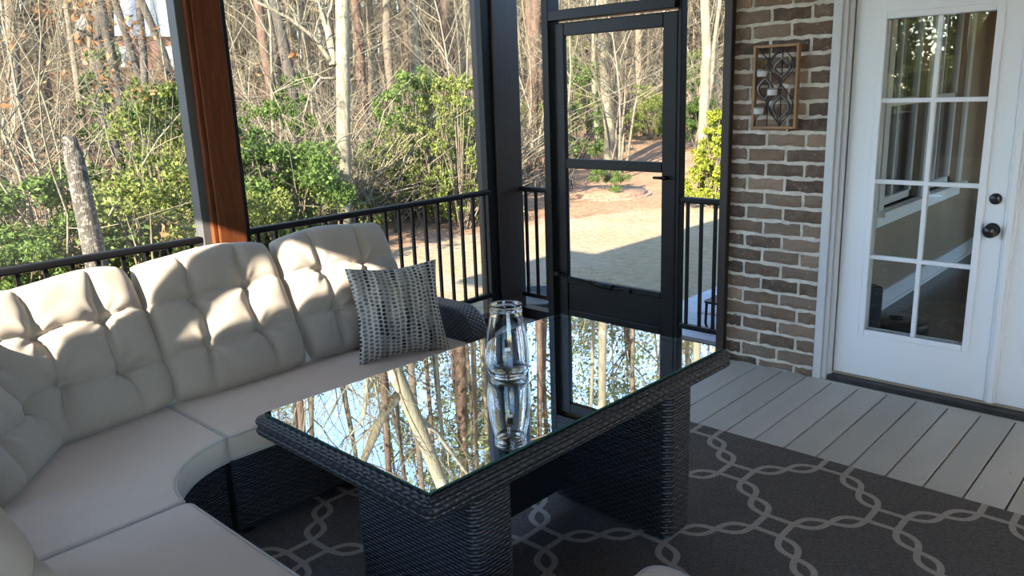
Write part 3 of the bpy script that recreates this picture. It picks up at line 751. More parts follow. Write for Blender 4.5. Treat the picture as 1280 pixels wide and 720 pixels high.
def back_cushion(W, H, T, seed, nu=2, nv=2):
    """tufted loose back cushion: local x = width, local y = front, z = up; base at z 0"""
    rg_ = random.Random(seed); n1, n2 = 84, 84
    bu = [(-.5+(i+1)/(nu+1.0)+rg_.uniform(-.015,.015))*W for i in range(nu)]
    bu = [-.19*W+rg_.uniform(-.01,.01), .19*W+rg_.uniform(-.01,.01)] if nu == 2 else bu
    bv = [.33*H, .66*H]
    btn = [(u+rg_.uniform(-.012,.012), v+rg_.uniform(-.012,.012)) for v in bv for u in bu]
    segs = [(btn[0],btn[1]),(btn[2],btn[3]),(btn[0],btn[2]),(btn[1],btn[3])]
    for i, (eu, ev) in enumerate(((-.5*W, btn[0][1]-.02),(.5*W, btn[1][1]-.02),(-.5*W, btn[2][1]+.01),(.5*W, btn[3][1]+.01))): segs.append((btn[i], (eu, ev)))
    for i, (eu, ev) in enumerate(((btn[0][0]-.03, 0),(btn[1][0]+.03, 0),(btn[2][0]-.02, H),(btn[3][0]+.02, H))): segs.append((btn[i], (eu, ev)))
    U, Vv = np.meshgrid(np.linspace(-.5,.5,n1)*W, np.linspace(0,1,n2)*H)
    eu = np.clip(1-(np.abs(U)/(W/2))**9.0, 0, 1)**.5; ev = np.clip(1-(np.abs(Vv-H/2)/(H/2))**8.0, 0, 1)**.5
    env = eu*ev
    f = T*env
    dcre = np.zeros_like(U)
    for j, (a, b) in enumerate(segs):
        ax, ay = a; bx_, by_ = b; dx, dy = bx_-ax, by_-ay; ll = dx*dx+dy*dy
        t = np.clip(((U-ax)*dx+(Vv-ay)*dy)/ll, 0, 1)
        # bow the crease a little
        bow = .012*np.sin(PI*t)*(1 if j % 2 else -1)
        nl = math.sqrt(ll)
        d = np.hypot(U-(ax+t*dx)+bow*dy/nl, Vv-(ay+t*dy)-bow*dx/nl)
        fade = 1-.40*t if j >= 4 else 1-.25*np.sin(PI*t)
        dcre = np.maximum(dcre, fade*(.62*np.exp(-d/.009)+.38*np.exp(-(d/.028)**2)))
    f = f - .42*T*dcre*env
    for (u, v) in btn:
        d = np.hypot(U-u, Vv-v); ang = np.arctan2(Vv-v, U-u)
        f -= env*T*(.34*np.exp(-(d/.022)**2)+.16*np.exp(-(d/.07)**2))
        f += .0035*np.cos(ang*7+seed+u*30)*np.exp(-((d-.05)/.045)**2)*env
    f += .003*np.sin(U*37+seed)*np.cos(Vv*29+seed*2)*env
    gx = .0; edge = 1-eu*ev
    # soft outline: pull corners, wavy upper edge
    Z = Vv + .010*np.sin(U*11+seed)*(Vv/H)**3 - .018*(np.abs(U)/(W/2))**6*np.where(Vv > H/2, 1, -1)*np.abs(Vv-H/2)/(H/2)
    X = U*(1-.05*(np.abs(Vv-H/2)/(H/2))**4)
    m = MB(); b = 0
    m.v += [(float(x_), -float(y_), float(z_)) for x_, y_, z_ in zip(X.ravel(), (-f).ravel(), Z.ravel())]
    fb = -.5*T*env
    m.v += [(float(x_), float(y_), float(z_)) for x_, y_, z_ in zip(X.ravel(), fb.ravel(), Z.ravel())]
    K = n1*n2
    for i in range(n2-1):
        for j in range(n1-1):
            a = i*n1+j; m.face((a+1, a, a+n1, a+n1+1), None, 0, True); m.face((K+a, K+a+1, K+a+n1+1, K+a+n1), None, 0, True)
    pts = [(float(u), float(np.interp(0,[0],[0])), float(v)) for u, v in btn]
    bpos = []
    for (u, v) in btn:
        i = int(round(v/H*(n2-1))); j = int(round((u/W+.5)*(n1-1))); bpos.append((float(X[i,j]), float(f[i,j]), float(Z[i,j])))
    return m, bpos
def place_back(P0, face_deg, recline, W, H, T, seed, label):
    """P0: bottom centre of the front face on the seat; face_deg: heading the front looks to"""
    m, bpos = back_cushion(W, H, T, seed)
    ob = m.build('back_cushion', MT['cushion'])
    rz = Matrix.Rotation(math.radians(face_deg-90), 4, 'Z'); rx = Matrix.Rotation(math.radians(recline), 4, 'X')
    ob.matrix_world = Matrix.Translation(P0) @ rz @ rx @ Matrix.Translation((0,-.35*T,0))
    tag(ob, label, 'back cushion', 'tufted back cushions')
    for p in bpos:
        k = MB().lathe([(0,-.002),(.008,-.0015),(.010,.0),(.008,.002),(0,.003)], 12)
        k.xform(Matrix.Translation((p[0],p[1]+.001,p[2])) @ Matrix.Rotation(-PI/2, 4, 'X')); k.build('button', MT['button'], ob)
    return ob
ZS = .459
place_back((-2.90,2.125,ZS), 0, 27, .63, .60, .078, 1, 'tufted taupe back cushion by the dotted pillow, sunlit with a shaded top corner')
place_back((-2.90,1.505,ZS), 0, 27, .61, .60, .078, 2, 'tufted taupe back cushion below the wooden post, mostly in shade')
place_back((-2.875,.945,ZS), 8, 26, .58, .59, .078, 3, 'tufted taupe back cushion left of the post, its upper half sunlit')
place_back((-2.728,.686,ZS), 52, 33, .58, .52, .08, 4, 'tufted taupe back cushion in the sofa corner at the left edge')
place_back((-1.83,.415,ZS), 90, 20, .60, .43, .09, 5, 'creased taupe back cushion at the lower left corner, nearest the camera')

# ---- throw pillow
def pillow():
    n = 48; W = .43; m = MB()
    U, Vv = np.meshgrid(np.linspace(-1,1,n), np.linspace(-1,1,n))
    env = np.clip((1-np.abs(U)**2.6)*(1-np.abs(Vv)**2.6), 0, 1)**.55
    pin = 1-.10*(1-np.abs(U)**2)*0
    X = U*W/2*(1-.07*(1-U**2)*0-.12*(1-np.abs(Vv)**1.5)*np.abs(U)**2); Z = Vv*W/2*(1-.12*(1-np.abs(U)**1.5)*np.abs(Vv)**2)
    f = .065*env + .004*np.sin(U*5+Vv*3)*env + .004*np.cos(U*9-Vv*6)*env
    K = n*n
    m.v += [(float(a), float(b), float(c)) for a, b, c in zip(X.ravel(), f.ravel(), Z.ravel())]+[(float(a), float(-b*.9), float(c)) for a, b, c in zip(X.ravel(), f.ravel(), Z.ravel())]
    def uv(k): k %= K; return ((k % n)/(n-1), (k//n)/(n-1))
    for i in range(n-1):
        for j in range(n-1):
            a = i*n+j
            for q in ((a+1,a,a+n,a+n+1),(K+a,K+a+1,K+a+n+1,K+a+n)): m.face(q, [uv(k) for k in q], 0, True)
    return m
pl = pillow().build('throw_pillow', MT['pillow'])
Pbl, Pbr, Ptl, Ptr = V3((-2.775,1.985,.462)), V3((-2.615,2.335,.455)), V3((-2.86,2.00,.800)), V3((-2.760,2.385,.785))
ex = -((Pbr-Pbl)+(Ptr-Ptl)).normalized(); ez = ((Ptl-Pbl)+(Ptr-Pbr)).normalized(); ey = ez.cross(ex).normalized(); ez = ex.cross(ey)
cc = (Pbl+Pbr+Ptl+Ptr)/4 + V3((.040,-.018,.018))
pl.matrix_world = Matrix(((ex.x,ey.x,ez.x,cc.x),(ex.y,ey.y,ez.y,cc.y),(ex.z,ey.z,ez.z,cc.z),(0,0,0,1)))
tag(pl, 'square grey throw pillow with rows of dark dots at the sofa arm', 'throw pillow')

# ------------------------------------------------------------------ table
tb = empty('dining_table', (-1.687,1.793,0), math.radians(-1.2)); tag(tb, 'rectangular dark wicker dining table with mirror-like glass top', 'table')
TX0, TX1, TY0, TY1 = -2.098,-1.276,1.080,2.506
def RT_(m): return m.xform(Matrix.Translation((1.687,-1.793,0)))
def rim():
    m = MB(); prof = []                                   # (inset outward, z)
    prof = [(.042,.630),(.042,.653),(.036,.658),(.020,.658),(.006,.653),(.0,.643),(.002,.634),(.010,.629),(.004,.622),(.0,.612),(.004,.602),(.014,.596),(.06,.596)]
    def rect(d):
        pts = []; x0,x1,y0,y1 = TX0+d,TX1-d,TY0+d,TY1-d; r = max(.004,.03-d); seg = 5
        return rrect(x0,x1,y0,y1,r,seg)
    rings = [(rect(d), z) for d, z in prof]; n = len(rings[0][0]); b = len(m.v)
    for o, z in rings: m.v += [(x,y,z) for x, y in o]
    o0 = rings[5][0]; per = [0]
    for i in range(n): per.append(per[-1]+math.dist(o0[i], o0[(i+1) % n]))
    vl = [0]
    for j in range(1, len(prof)): vl.append(vl[-1]+math.dist(prof[j-1], prof[j]))
    for j in range(len(rings)-1):
        for i in range(n):
            i2 = (i+1) % n
            m.face((b+j*n+i2,b+j*n+i,b+(j+1)*n+i,b+(j+1)*n+i2), ((per[i+1],vl[j]),(per[i],vl[j]),(per[i],vl[j+1]),(per[i+1],vl[j+1])), 0, True)
    return m
RT_(rim()).build('tabletop_rim', MT['wicker_rim'], tb)
RT_(MB().box(TX0+.04,TX1-.04,TY0+.04,TY1-.04,.60,.648)).build('tabletop_weave', MT['wicker_top'], tb)
g = MB(); x0,x1,y0,y1 = TX0+.030,TX1-.030,TY0+.030,TY1-.030
g.v += [(x0,y0,.6595),(x1,y0,.6595),(x1,y1,.6595),(x0,y1,.6595),(x0,y0,.666),(x1,y0,.666),(x1,y1,.666),(x0,y1,.666)]
g.face((4,5,6,7), None, 0)
for q in ((0,1,5,4),(1,2,6,5),(2,3,7,6),(3,0,4,7)): g.face(q, None, 1)
RT_(g).build('glass_top', [MT['table_glass'], MT['glass_edge']], tb)
for y0_, y1_ in ((1.265,1.425),(2.175,2.335)):
    RT_(MB().prism(rrect(-1.865,-1.330,y0_,y1_,.035,5), .035, .60, 0)).build('leg_panel', MT['wicker'], tb)
    for xx in (-1.82,-1.375): RT_(MB().box(xx-.022,xx+.022,(y0_+y1_)/2-.022,(y0_+y1_)/2+.022,.0095,.036)).build('foot', MT['black_plastic'], tb)
RT_(MB().box(-1.83,-1.795,1.425,2.175,.08,.60)).build('stretcher_panel', MT['black_plastic'], tb)
RT_(MB().box(-1.50,-1.46,1.425,2.175,.53,.596)).build('apron_rail', MT['bronze_metal'], tb)

# jar
jr = empty('glass_jar', (-1.712,1.80,.6668)); tag(jr, 'clear glass milk bottle jar with square white marking standing on the table', 'jar')
outer = [(.0,.004),(.045,.002),(.058,.004),(.064,.012),(.069,.030),(.073,.058),(.0735,.080),(.072,.105),(.0685,.135),(.0635,.165),(.0575,.192),(.0535,.208),(.0515,.216),(.0535,.221),(.0535,.228),(.0515,.231),(.0515,.236),(.0535,.239),(.0535,.244),(.051,.247)]
inner = [(.0485,.246),(.048,.236),(.048,.214),(.050,.206),(.0540,.190),(.0600,.164),(.065,.134),(.0685,.104),(.070,.080),(.0695,.058),(.0655,.032),(.060,.018),(.04,.014),(.0,.016)]
MB().lathe(outer+inner, 56).build('jar_body', MT['jar'], jr)
m = MB(); fx = math.atan2(-1.80, 1.712)
for k in range(2):
    for j in range(7):
        a = fx+.10-.30+.045*j+.08; m.v.append(((.0722-.0062*k)*math.cos(a), (.0722-.0062*k)*math.sin(a), .108+k*.036))
for j in range(6): m.face((j,j+1,7+j+1,7+j), None, 0, True)
m.build('marking', MT['marking'], jr, smooth=True)  # small white square on the jar wall

# ottoman at the lower edge
ot = empty('wicker_ottoman', (-.67,1.20,0)); tag(ot, 'wicker ottoman right of the table, only its cushion corner showing at the bottom', 'ottoman')
MB().box(-.26,.26,-.26,.26,.05,.345).build('base', MT['wicker'], ot, bevel=.012)
for sx in (-1,1):
    for sy in (-1,1): MB().box(sx*.22-.02,sx*.22+.02,sy*.22-.02,sy*.22+.02,.0095,.05).build('foot', MT['black_metal'], ot)
seat_cushion(rrect(-.945,-.395,.93,1.488,.05), .346, .45, 'taupe cushion corner peeking in at the bottom edge right of the table', 'flat seat cushions')

# ------------------------------------------------------------------ wall art
ar = empty('candle_wall_art', (-1.878,YW-.008,1.337)); tag(ar, 'framed black iron candle holder wall art hung on the brick', 'wall art')
AW, AH = .246, .428
m = MB(); h = AW/2; t = .014
m.box(-h,-h+t,-.035,-.003,0,AH); m.box(h-t,h,-.035,-.003,0,AH); m.box(-h+t,h-t,-.035,-.003,0,t); m.box(-h+t,h-t,-.035,-.003,AH-t,AH)
m.build('wood_frame', MT['art_wood'], ar, bevel=.002)
def au(px): return (px-243)/310*AW
def av(py): return AH*(1-(py-85)/590)
m = MB()
for xx in (195,285): m.tube([(au(xx),-.022,.012),(au(xx),-.022,AH-.012)], .0030, 6)
def ogee(cx, y0, y1, wd, r, mb, band=False):
    for sg in (1,-1):
        pts = []
        for k in range(25):
            t_ = k/24; o = math.sin(PI*t_)**1.25
            pts.append((au(cx)+sg*wd*o, -.026 if not band else -.016, av(y0)+(av(y1)-av(y0))*t_))
        pts = [p for p in pts if abs(p[0]) < AW/2-.012 and .010 < p[2] < AH-.010]
        if band:
            for i in range(len(pts)-1):
                b = len(mb.v); p, q = pts[i], pts[i+1]
                for e in (p, q): mb.v += [(e[0],-.030,e[2]),(e[0],-.006,e[2]),(e[0]+.0015,-.006,e[2]),(e[0]+.0015,-.030,e[2])]
                for c in range(4): mb.face((b+c,b+(c+1) % 4,b+4+(c+1) % 4,b+4+c), None, 0, False)
        elif len(pts) > 1: mb.tube(pts, r, 6)
for cx, y0, y1 in ((285,105,360),(285,360,650),(195,-60,200),(195,200,500),(195,500,780)): ogee(cx, y0, y1, .066, .0030, m)
m.build('iron_scrolls', MT['iron'], ar)
for cx, y0, y1, wd in ((285,185,305,.040),(285,440,600,.042),(172,320,460,.036)):
    pts = []
    for sg in (1,-1):
        for k in range(14):
            t_ = k/14 if sg == 1 else 1-k/14
            pts.append((au(cx)+sg*wd*math.sin(PI*t_)**1.2, av(y0)+(av(y1)-av(y0))*t_))
    m = MB(); n_ = len(pts)
    for (px_, pz_) in pts: m.v += [(px_,-.030,pz_),(px_,-.006,pz_)]
    for k in range(n_): k2 = (k+1) % n_; m.face((2*k,2*k+1,2*k2+1,2*k2), None, 0, True)
    bnd = m.build('curved_band', MT['pewter'], ar); md = bnd.modifiers.new('s', 'SOLIDIFY'); md.thickness = .006
for xx, yy in ((165,280),(240,412),(150,545)):
    c = (au(xx),-.052,av(yy)-.018)
    cp_ = MB().lathe([(.0,.0),(.022,.0),(.025,.004),(.0265,.030),(.0275,.035),(.025,.035),(.023,.009),(0,.009)], 24, c).build('candle_cup', MT['cup_glass'], ar)
    MB().lathe([(0,.0095),(.021,.0095),(.021,.024),(0,.025)], 20, c).build('tealight', MT['wax'], cp_)
    MB().tube([(c[0]+.0285*math.cos(2*PI*k/20), c[1]+.0285*math.sin(2*PI*k/20), c[2]+.031) for k in range(20)], .0016, 6, closed=True).build('cup_ring', MT['iron'], cp_)

# ------------------------------------------------------------------ outdoors: ground
def gz(x, y):
    a = max(0.0, -7.6-x); b = max(0.0, y-13.0); s = math.hypot(a, b)
    z = -.45 + .047*max(0, s-1.0) + .00022*max(0, s-25)**2
    z += 2.6*math.exp(-((x+44.5)**2+(y-11.5)**2)/260.0)
    return z + .05*math.sin(x*.7+1)*math.sin(y*.6)*min(1, s/5) + .10*math.sin(x*.21+2)*math.cos(y*.17)*min(1, s/8)
def lawnmask(x, y):
    d = min(x+8.5-.28*max(0, y-7)+.3*math.sin(y*.8), 12.6-y+.25*(x+6)*0+.4*math.sin(x*.9))
    return max(0, min(1, .5+d*.6))
gm = MB(); xs = [-120,-100,-85,-72,-62,-54,-47,-41,-36,-32]+[-29+i*.6 for i in range(66)]+[12,16,22,30,45]
ys = [-70,-50,-38,-28,-22,-17]+[-13+i*.6 for i in range(80)]+[36,39,43,48,54,62,72,85,100,120]
lm = []
for y in ys:
    for x in xs:
        gm.v.append((x, y, gz(x, y))); lm.append(lawnmask(x, y))
nx_ = len(xs)
for j in range(len(ys)-1):
    for i in range(nx_-1):
        xm, ym = (xs[i]+xs[i+1])/2, (ys[j]+ys[j+1])/2
        gm.face((j*nx_+i, j*nx_+i+1, (j+1)*nx_+i+1, (j+1)*nx_+i), None, 0, True)
go = gm.build('ground', MT['ground']); a_ = go.data.attributes.new('lawn', 'FLOAT', 'POINT'); a_.data.foreach_set('value', np.array(lm, dtype=np.float32))
tag(go, 'dormant tan lawn running into leaf strewn woodland', 'ground', kind='structure')
# outdoor deck landing
m = MB(); tn = []
yy = 4.22
while yy < 7.1:
    y1 = min(yy+.1425, 7.12); m.box(-3.24,-2.16,yy,y1-.004,-.15,-.12); tn += [rng.random()]*8; yy += .1425
do = m.build('floor_landing', MT['out_deck']); a_ = do.data.attributes.new('tone', 'FLOAT', 'POINT'); a_.data.foreach_set('value', np.array(tn, dtype=np.float32))
tag(do, 'blue grey deck landing outside the screen door', 'deck', kind='structure')
tag(MB().box(-3.22,-2.18,4.24,7.08,-.6,-.152).build('floor_landing_base', MT['sub']), 'dark framing under the outdoor landing', 'deck framing', kind='structure')
def mat_red():
    m, nt, out = mat_new('patterned_mat_cloth'); p = N(nt, 'ShaderNodeBsdfPrincipled'); p.inputs['Roughness'].default_value = .9
    tc = N(nt, 'ShaderNodeTexCoord'); f = N(nt, 'ShaderNodeTexVoronoi'); f.inputs['Scale'].default_value = 22; L(nt, tc.outputs['Object'], f.inputs['Vector'])
    L(nt, mixc(nt, ramp(nt, f.outputs['Distance'], .25, .35), (.34,.05,.07), (.48,.45,.46)), p.inputs['Base Color']); L(nt, p.outputs[0], out.inputs[0]); return m
mm = MB().prism(rrect(-.40,.40,-.30,.30,.02,3), 0, .008, 0).build('door_mat', mat_red()); mm.location = (-2.58,5.55,-.1195)
tag(mm, 'red and white patterned mat on the outdoor landing', 'mat')
pc = empty('plant_stand', (-2.56,5.02,-.12)); tag(pc, 'low black metal stand on the outdoor landing next to the mat', 'stand')
for sy in (-.13,.13):
    MB().tube([(-.13,sy,.20),(-.135,sy,.05),(-.12,sy,.013),(-.08,sy,.010),(.08,sy,.010),(.12,sy,.013),(.135,sy,.05),(.13,sy,.20)], .010, 8).build('leg', MT['black_metal'], pc)
MB().prism(rrect(-.15,.15,-.15,.15,.03,4), .20, .215, 0).build('stand_top', MT['black_metal'], pc)
pt = empty('planter_bowl', (-4.62,5.30,-.45)); pt.scale = (.85,.85,.75); tag(pt, 'round black bowl planter on the lawn behind the short railing', 'planter')
MB().lathe([(0,.0),(.20,.0),(.24,.04),(.36,.20),(.40,.26),(.41,.29),(.37,.29),(.34,.24),(0,.20)], 40).build('bowl', MT['planter_black'], pt)
# raised brick bed with shrub
bd = empty('garden_bed', (-9.1,12.45,gz(-9.1,12.45))); tag(bd, 'low curved brick garden bed in the leaf litter', 'garden bed')
m = MB()
for r_ in range(1):
    for k in range(26):
        a = 2*PI*(k+.5*(r_ % 2))/26; c, s_ = math.cos(a), math.sin(a); b = len(m.v)
        m.box(-.10,.10,-.05,.05,-.03+r_*.085,.045+r_*.085); m.xform(Matrix.Translation((c*.85,s_*.85,-.05)) @ Matrix.Rotation(a+PI/2, 4, 'Z'), b)
m.build('brick_ring', MT['bed_stone'], bd); MB().lathe([(0,.10),(.8,.06),(.82,-.1)], 24).build('soil', simple('bed_mulch', (.10,.055,.032), (.20,.115,.066), 14, .95, .6), bd)

# ------------------------------------------------------------------ plants
def leaves_at(r, centers, radii, n, size, squash=.75, up=.3):
    """n leaf quads scattered around the given centres"""
    C = np.array(centers); Rr = np.array(radii); k = r.integers(0, len(C), n)
    d = r.normal(size=(n,3)); d /= np.linalg.norm(d, axis=1)[:,None]; d[:,2] *= squash
    p = C[k]+d*(Rr[k]*r.random(n)**.45)[:,None]
    a = r.normal(size=(n,3)); a[:,2] -= up; a /= np.linalg.norm(a, axis=1)[:,None]
    b = np.cross(a, r.normal(size=(n,3))); b /= np.linalg.norm(b, axis=1)[:,None]
    sz = size*(.6+.8*r.random(n)); L_ = a*sz[:,None]; W_ = b*(sz*.28)[:,None]
    nrm_ = np.cross(a, b)*(sz*.06)[:,None]
    q = np.stack([p-L_*.5, p+W_+nrm_, p+L_*.5, p-W_+nrm_], axis=1)
    return q, r.random(n)
def sticks(rng_, n, spread, hmin, hmax, rad, mb, lean=.5, fork=2):
    for _ in range(n):
        x, y = rng_.uniform(-spread,spread), rng_.uniform(-spread,spread); h = rng_.uniform(hmin,hmax)
        ax, ay = rng_.gauss(0,lean)*h, rng_.gauss(0,lean)*h
        pts = [V3((x+ax*t**1.5+rng_.gauss(0,.02)*h*t, y+ay*t**1.5+rng_.gauss(0,.02)*h*t, h*t*(1-.12*t))) for t in (0,.25,.5,.75,1)]
        mb.tube(pts, [rad,rad*.9,rad*.75,rad*.55,rad*.25], 3, False)
        for _ in range(fork):
            k = rng_.choice((1,2,3)); d = V3((rng_.gauss(0,1),rng_.gauss(0,1),rng_.uniform(.1,1))).normalized()*h*rng_.uniform(.2,.45)
            p = pts[k]; q = p+d*.55+V3((0,0,rng_.gauss(0,.04)*h)); mb.tube([p,q,p+d+V3((0,0,-.03*h))], [rad*.5,rad*.4,rad*.2], 3, False)
    return mb

def grow(rng_, mb, p, d, length, rad, level, maxl, nchild, tipr=.25, upb=.12, wander=.16, tips=None, n_sides=(9,5,4,3,3), paths=None):
    seg = (9,6,4,3,3)[min(level,4)]; pts = [p.copy()]; dirs = []; rads = [rad]
    for i in range(seg):
        d = (d+V3((rng_.gauss(0,wander),rng_.gauss(0,wander),rng_.gauss(0,wander)*.6+upb))).normalized()
        p = p+d*(length/seg); pts.append(p.copy()); dirs.append(d.copy()); rads.append(rad*(1-(1-tipr)*(i+1)/seg))
    mb.tube(pts, rads, n_sides[min(level,4)], level == 0)
    if tips is not None and level >= maxl-1: tips.append(pts[-1])
    if level < maxl:
        for k in range(nchild[level]):
            t = rng_.uniform(.25,.98); i = min(seg-1, int(t*seg)); q = pts[i].lerp(pts[i+1], t*seg-i)
            a = rng_.uniform(0,2*PI); ax = dirs[i].orthogonal().normalized(); ax = Matrix.Rotation(a, 3, dirs[i]) @ ax
            cd = (dirs[i]*rng_.uniform(.25,.9)+ax*rng_.uniform(.6,1.0)).normalized()
            grow(rng_, mb, q, cd, length*rng_.uniform(.35,.62)*(1-.35*t), max(.0025, rads[i]*rng_.uniform(.35,.55)), level+1, maxl, nchild, tipr, upb*.7, wander*1.35, tips, n_sides, paths)

def trunk_path(rng_, base, top, bow=.0, n=12):
    pts = []; side = V3((rng_.uniform(-1,1), rng_.uniform(-1,1), 0)).normalized()
    for i in range(n+1):
        t = i/n; pts.append(base.lerp(top, t)+side*bow*math.sin(PI*t)+V3((rng_.gauss(0,.02), rng_.gauss(0,.02), 0)))
    return pts
def tree(name, label, cat, px0, px1, yb, d, wpx, height, bmat, tmat, seed, nb=16, first=.35, blen=.28, group=None, pine=False, bow=.1, maxl=3, nch=(0,7,5,4), extra=None):
    """trunk through image columns px0 (top edge) and px1 (row yb), d metres out, wpx wide"""
    rr = random.Random(seed); A = at_dist(px0, 0, d); B = at_dist(px1, yb, d)
    dr = (A-B)/(A.z-B.z); zb = gz(B.x, B.y)-.15; base = B+dr*(zb-B.z); base.z = zb
    dr2 = V3((dr.x*.55, dr.y*.55, 1)); top = A+dr2*(height-A.z+zb) if height > A.z-zb else A
    rad = wpx/F*d/2*1.0
    o = empty(name, base); tag(o, label, cat, group)
    pts = [base+(A-base)*t for t in (0,.1,.25,.5,.75,1)]+[A+(top-A)*t for t in (.2,.4,.6,.8,1)]
    pts = [p+V3((rr.gauss(0,.03), rr.gauss(0,.03), 0))*(1 if i > 0 else 0)*min(1, d/15) for i, p in enumerate(pts)]
    H = pts[-1].z-base.z
    rads = [rad*(1.25 if i == 0 else 1.0)*(1-.78*max(0, (p.z-A.z*.3-base.z*.7)/H)**1.1) for i, p in enumerate(pts)]
    loc = [p-base for p in pts]
    MB().tube(loc, rads, 12).build('trunk', bmat, o)
    mb = MB(); tips = []
    for k in range(nb):
        t = first+(1-first)*(k+rr.random())/nb; zt = t*H
        for i in range(len(loc)-1):
            if loc[i].z <= zt <= loc[i+1].z: break
        f_ = (zt-loc[i].z)/max(1e-6, loc[i+1].z-loc[i].z); p = loc[i].lerp(loc[i+1], f_); r_ = rads[i]*(1-f_)+rads[i+1]*f_
        a = rr.uniform(0,2*PI); dd = V3((math.cos(a), math.sin(a), rr.uniform(.05,.8) if not pine else rr.uniform(-.1,.4))).normalized()
        grow(rr, mb, p, dd, H*blen*rr.uniform(.5,1.1)*(1-.4*t), max(.006, r_*rr.uniform(.28,.5)), 1, maxl, nch, tips=tips)
    if extra:
        for (q0, q1, q2, w_) in extra:
            P0, P1, P2 = (at_dist(q[0], q[1], d+q[2])-base for q in (q0, q1, q2))
            k_ = w_/F*d/2; path = [P0*(1-t)**2+P1*2*t*(1-t)+P2*t*t for t in [i/8 for i in range(9)]]
            mb.tube(path, [k_*(1-.55*i/8) for i in range(9)], 7)
            for i in (3,5,6,7,8):
                grow(rr, mb, path[i], (path[i]-path[i-1]).normalized()+V3((rr.gauss(0,.5), rr.gauss(0,.5), .4)), (P2-P0).length*.5, k_*.4, 2, maxl, nch, tips=tips)
    mb.build('branches', tmat, o)
    if pine:
        q, tn_ = leaves_at(np.random.default_rng(seed), [tuple(p) for p in tips], [.55]*len(tips), min(3000, 30*len(tips)), .24, .7)
        quads_obj('needles', q, MT['needle'], o, tn_)
    return o
# trees one can pick out in the photograph
def at_mirror(px, py, d, zt=.666):
    r = ray(px, py); return V3((0, 0, 2*zt-CAMZ)) + V3((r.x, r.y, -r.z))*(d/math.hypot(r.x, r.y))
def forked_tree():
    rr = random.Random(11); d = 11; B = at_dist(431,290,d); A = at_dist(428,0,d); zb = gz(B.x,B.y)-.15
    base = B+(A-B)*((zb-B.z)/(A.z-B.z)); o = empty('tree', base); tag(o, 'pale smooth forked tree in front of the woods, above the middle cushions', 'tree')
    P1, P2, P3 = at_mirror(490,455,d), at_mirror(528,545,d), at_mirror(560,625,d+.3); top = P3+(P3-P2)*1.6+V3((0,0,1.2))
    path = [base, B, at_dist(429,140,d), A, A.lerp(P1,.5), P1, P2, P3, top]; wd = [.20,.19,.185,.18,.19,.235,.22,.19,.04]
    MB().tube([p-base for p in path], [w*.5 for w in wd], 14).build('trunk', MT['bark_pale'], o)
    mb = MB(); tips = []
    def limb(pts, r_, n=4):
        pts = [p-base for p in pts]; fine = []
        for k in range(len(pts)-1):
            for t in (0,.33,.66): fine.append(pts[k].lerp(pts[k+1], t))
        fine.append(pts[-1]); m_ = len(fine); mb.tube(fine, [r_*(1-.6*i/m_) for i in range(m_)], 8)
        for i in range(2, m_, max(1, m_//(n*2))):
            dd = (fine[i]-fine[i-1]).normalized()+V3((rr.gauss(0,.6), rr.gauss(0,.6), .3)); grow(rr, mb, fine[i], dd.normalized(), (pts[-1]-pts[0]).length*.45, r_*.35, 1, 3, (0,6,5,3), tips=tips)
    limb([at_mirror(500,490,d), at_mirror(478,520,d-.3), at_mirror(455,575,d-.6), at_mirror(445,640,d-1)], .075)
    limb([at_mirror(520,520,d), at_mirror(545,540,d+.6), at_mirror(590,600,d+1.2)], .05)
    limb([at_dist(417,82,d), at_dist(411,40,d+.1), at_dist(400,0,d+.2), at_mirror(462,440,d+.3), at_mirror(455,520,d+.5)], .062)
    limb([at_dist(416,80,d), at_dist(392,46,d-.1), at_dist(360,22,d-.2), at_dist(322,3,d-.3)], .032)
    limb([at_dist(420,98,d), at_dist(400,98,d-.1), at_dist(388,115,d-.2), at_dist(378,150,d-.3)], .018, 2)
    for k in range(6):
        p = A.lerp(P1, k/6)-base; a = rr.uniform(0,2*PI); grow(rr, mb, p, V3((math.cos(a), math.sin(a), .5)), 2.0, .022, 1, 3, (0,6,5,3), tips=tips)
    mb.build('branches', MT['twig_pale'], o); return o
forked_tree()
tree('tree', 'thick pinkish pine with a shadow across its trunk, left of the corner post', 'tree', 553,567,150, 24, 19, 23, MT['bark_pine'], MT['twig_dark'], 12, nb=16, first=.5, pine=True)
tree('tree', 'leaning brown trunk just right of the wooden post', 'tree', 323,346,170, 17, 12, 19, MT['bark_pine'], MT['twig'], 13, nb=14, first=.4)
tree('tree', 'pinkish straight trunk just right of the forked tree', 'tree', 443,452,90, 22, 12, 21, MT['bark_pine'], MT['twig_dark'], 14, nb=14, first=.5, pine=True)
tree('tree', 'straight tan trunk midway between forked tree and thick pine', 'tree', 482,488,110, 20, 11, 20, MT['bark_tan'], MT['twig'], 15, nb=14, first=.45)
tree('tree', 'narrow tan trunk second to the right of the forked tree', 'tree', 461,470,110, 26, 8, 20, MT['bark_tan'], MT['twig'], 16, nb=12, first=.4)
tree('tree', 'slim whitish trunk left of the thick pine', 'tree', 517,519,50, 21, 6.5, 18, MT['bark_pale'], MT['twig_pale'], 17, nb=12, first=.4)
tree('tree', 'slim pinkish trunk left of the whitish one near the thick pine', 'tree', 504,508,75, 25, 7.5, 20, MT['bark_pine'], MT['twig'], 18, nb=12, first=.45)
tree('tree', 'pale trunk right of the thick pine, the nearer of two side by side', 'tree', 571,577,80, 23, 9.5, 20, MT['bark_tan'], MT['twig_pale'], 19, nb=12, first=.4)
tree('tree', 'pale trunk right of the thick pine, the second of two side by side', 'tree', 583,587,85, 26, 9, 20, MT['bark_pale'], MT['twig_pale'], 20, nb=12, first=.4)
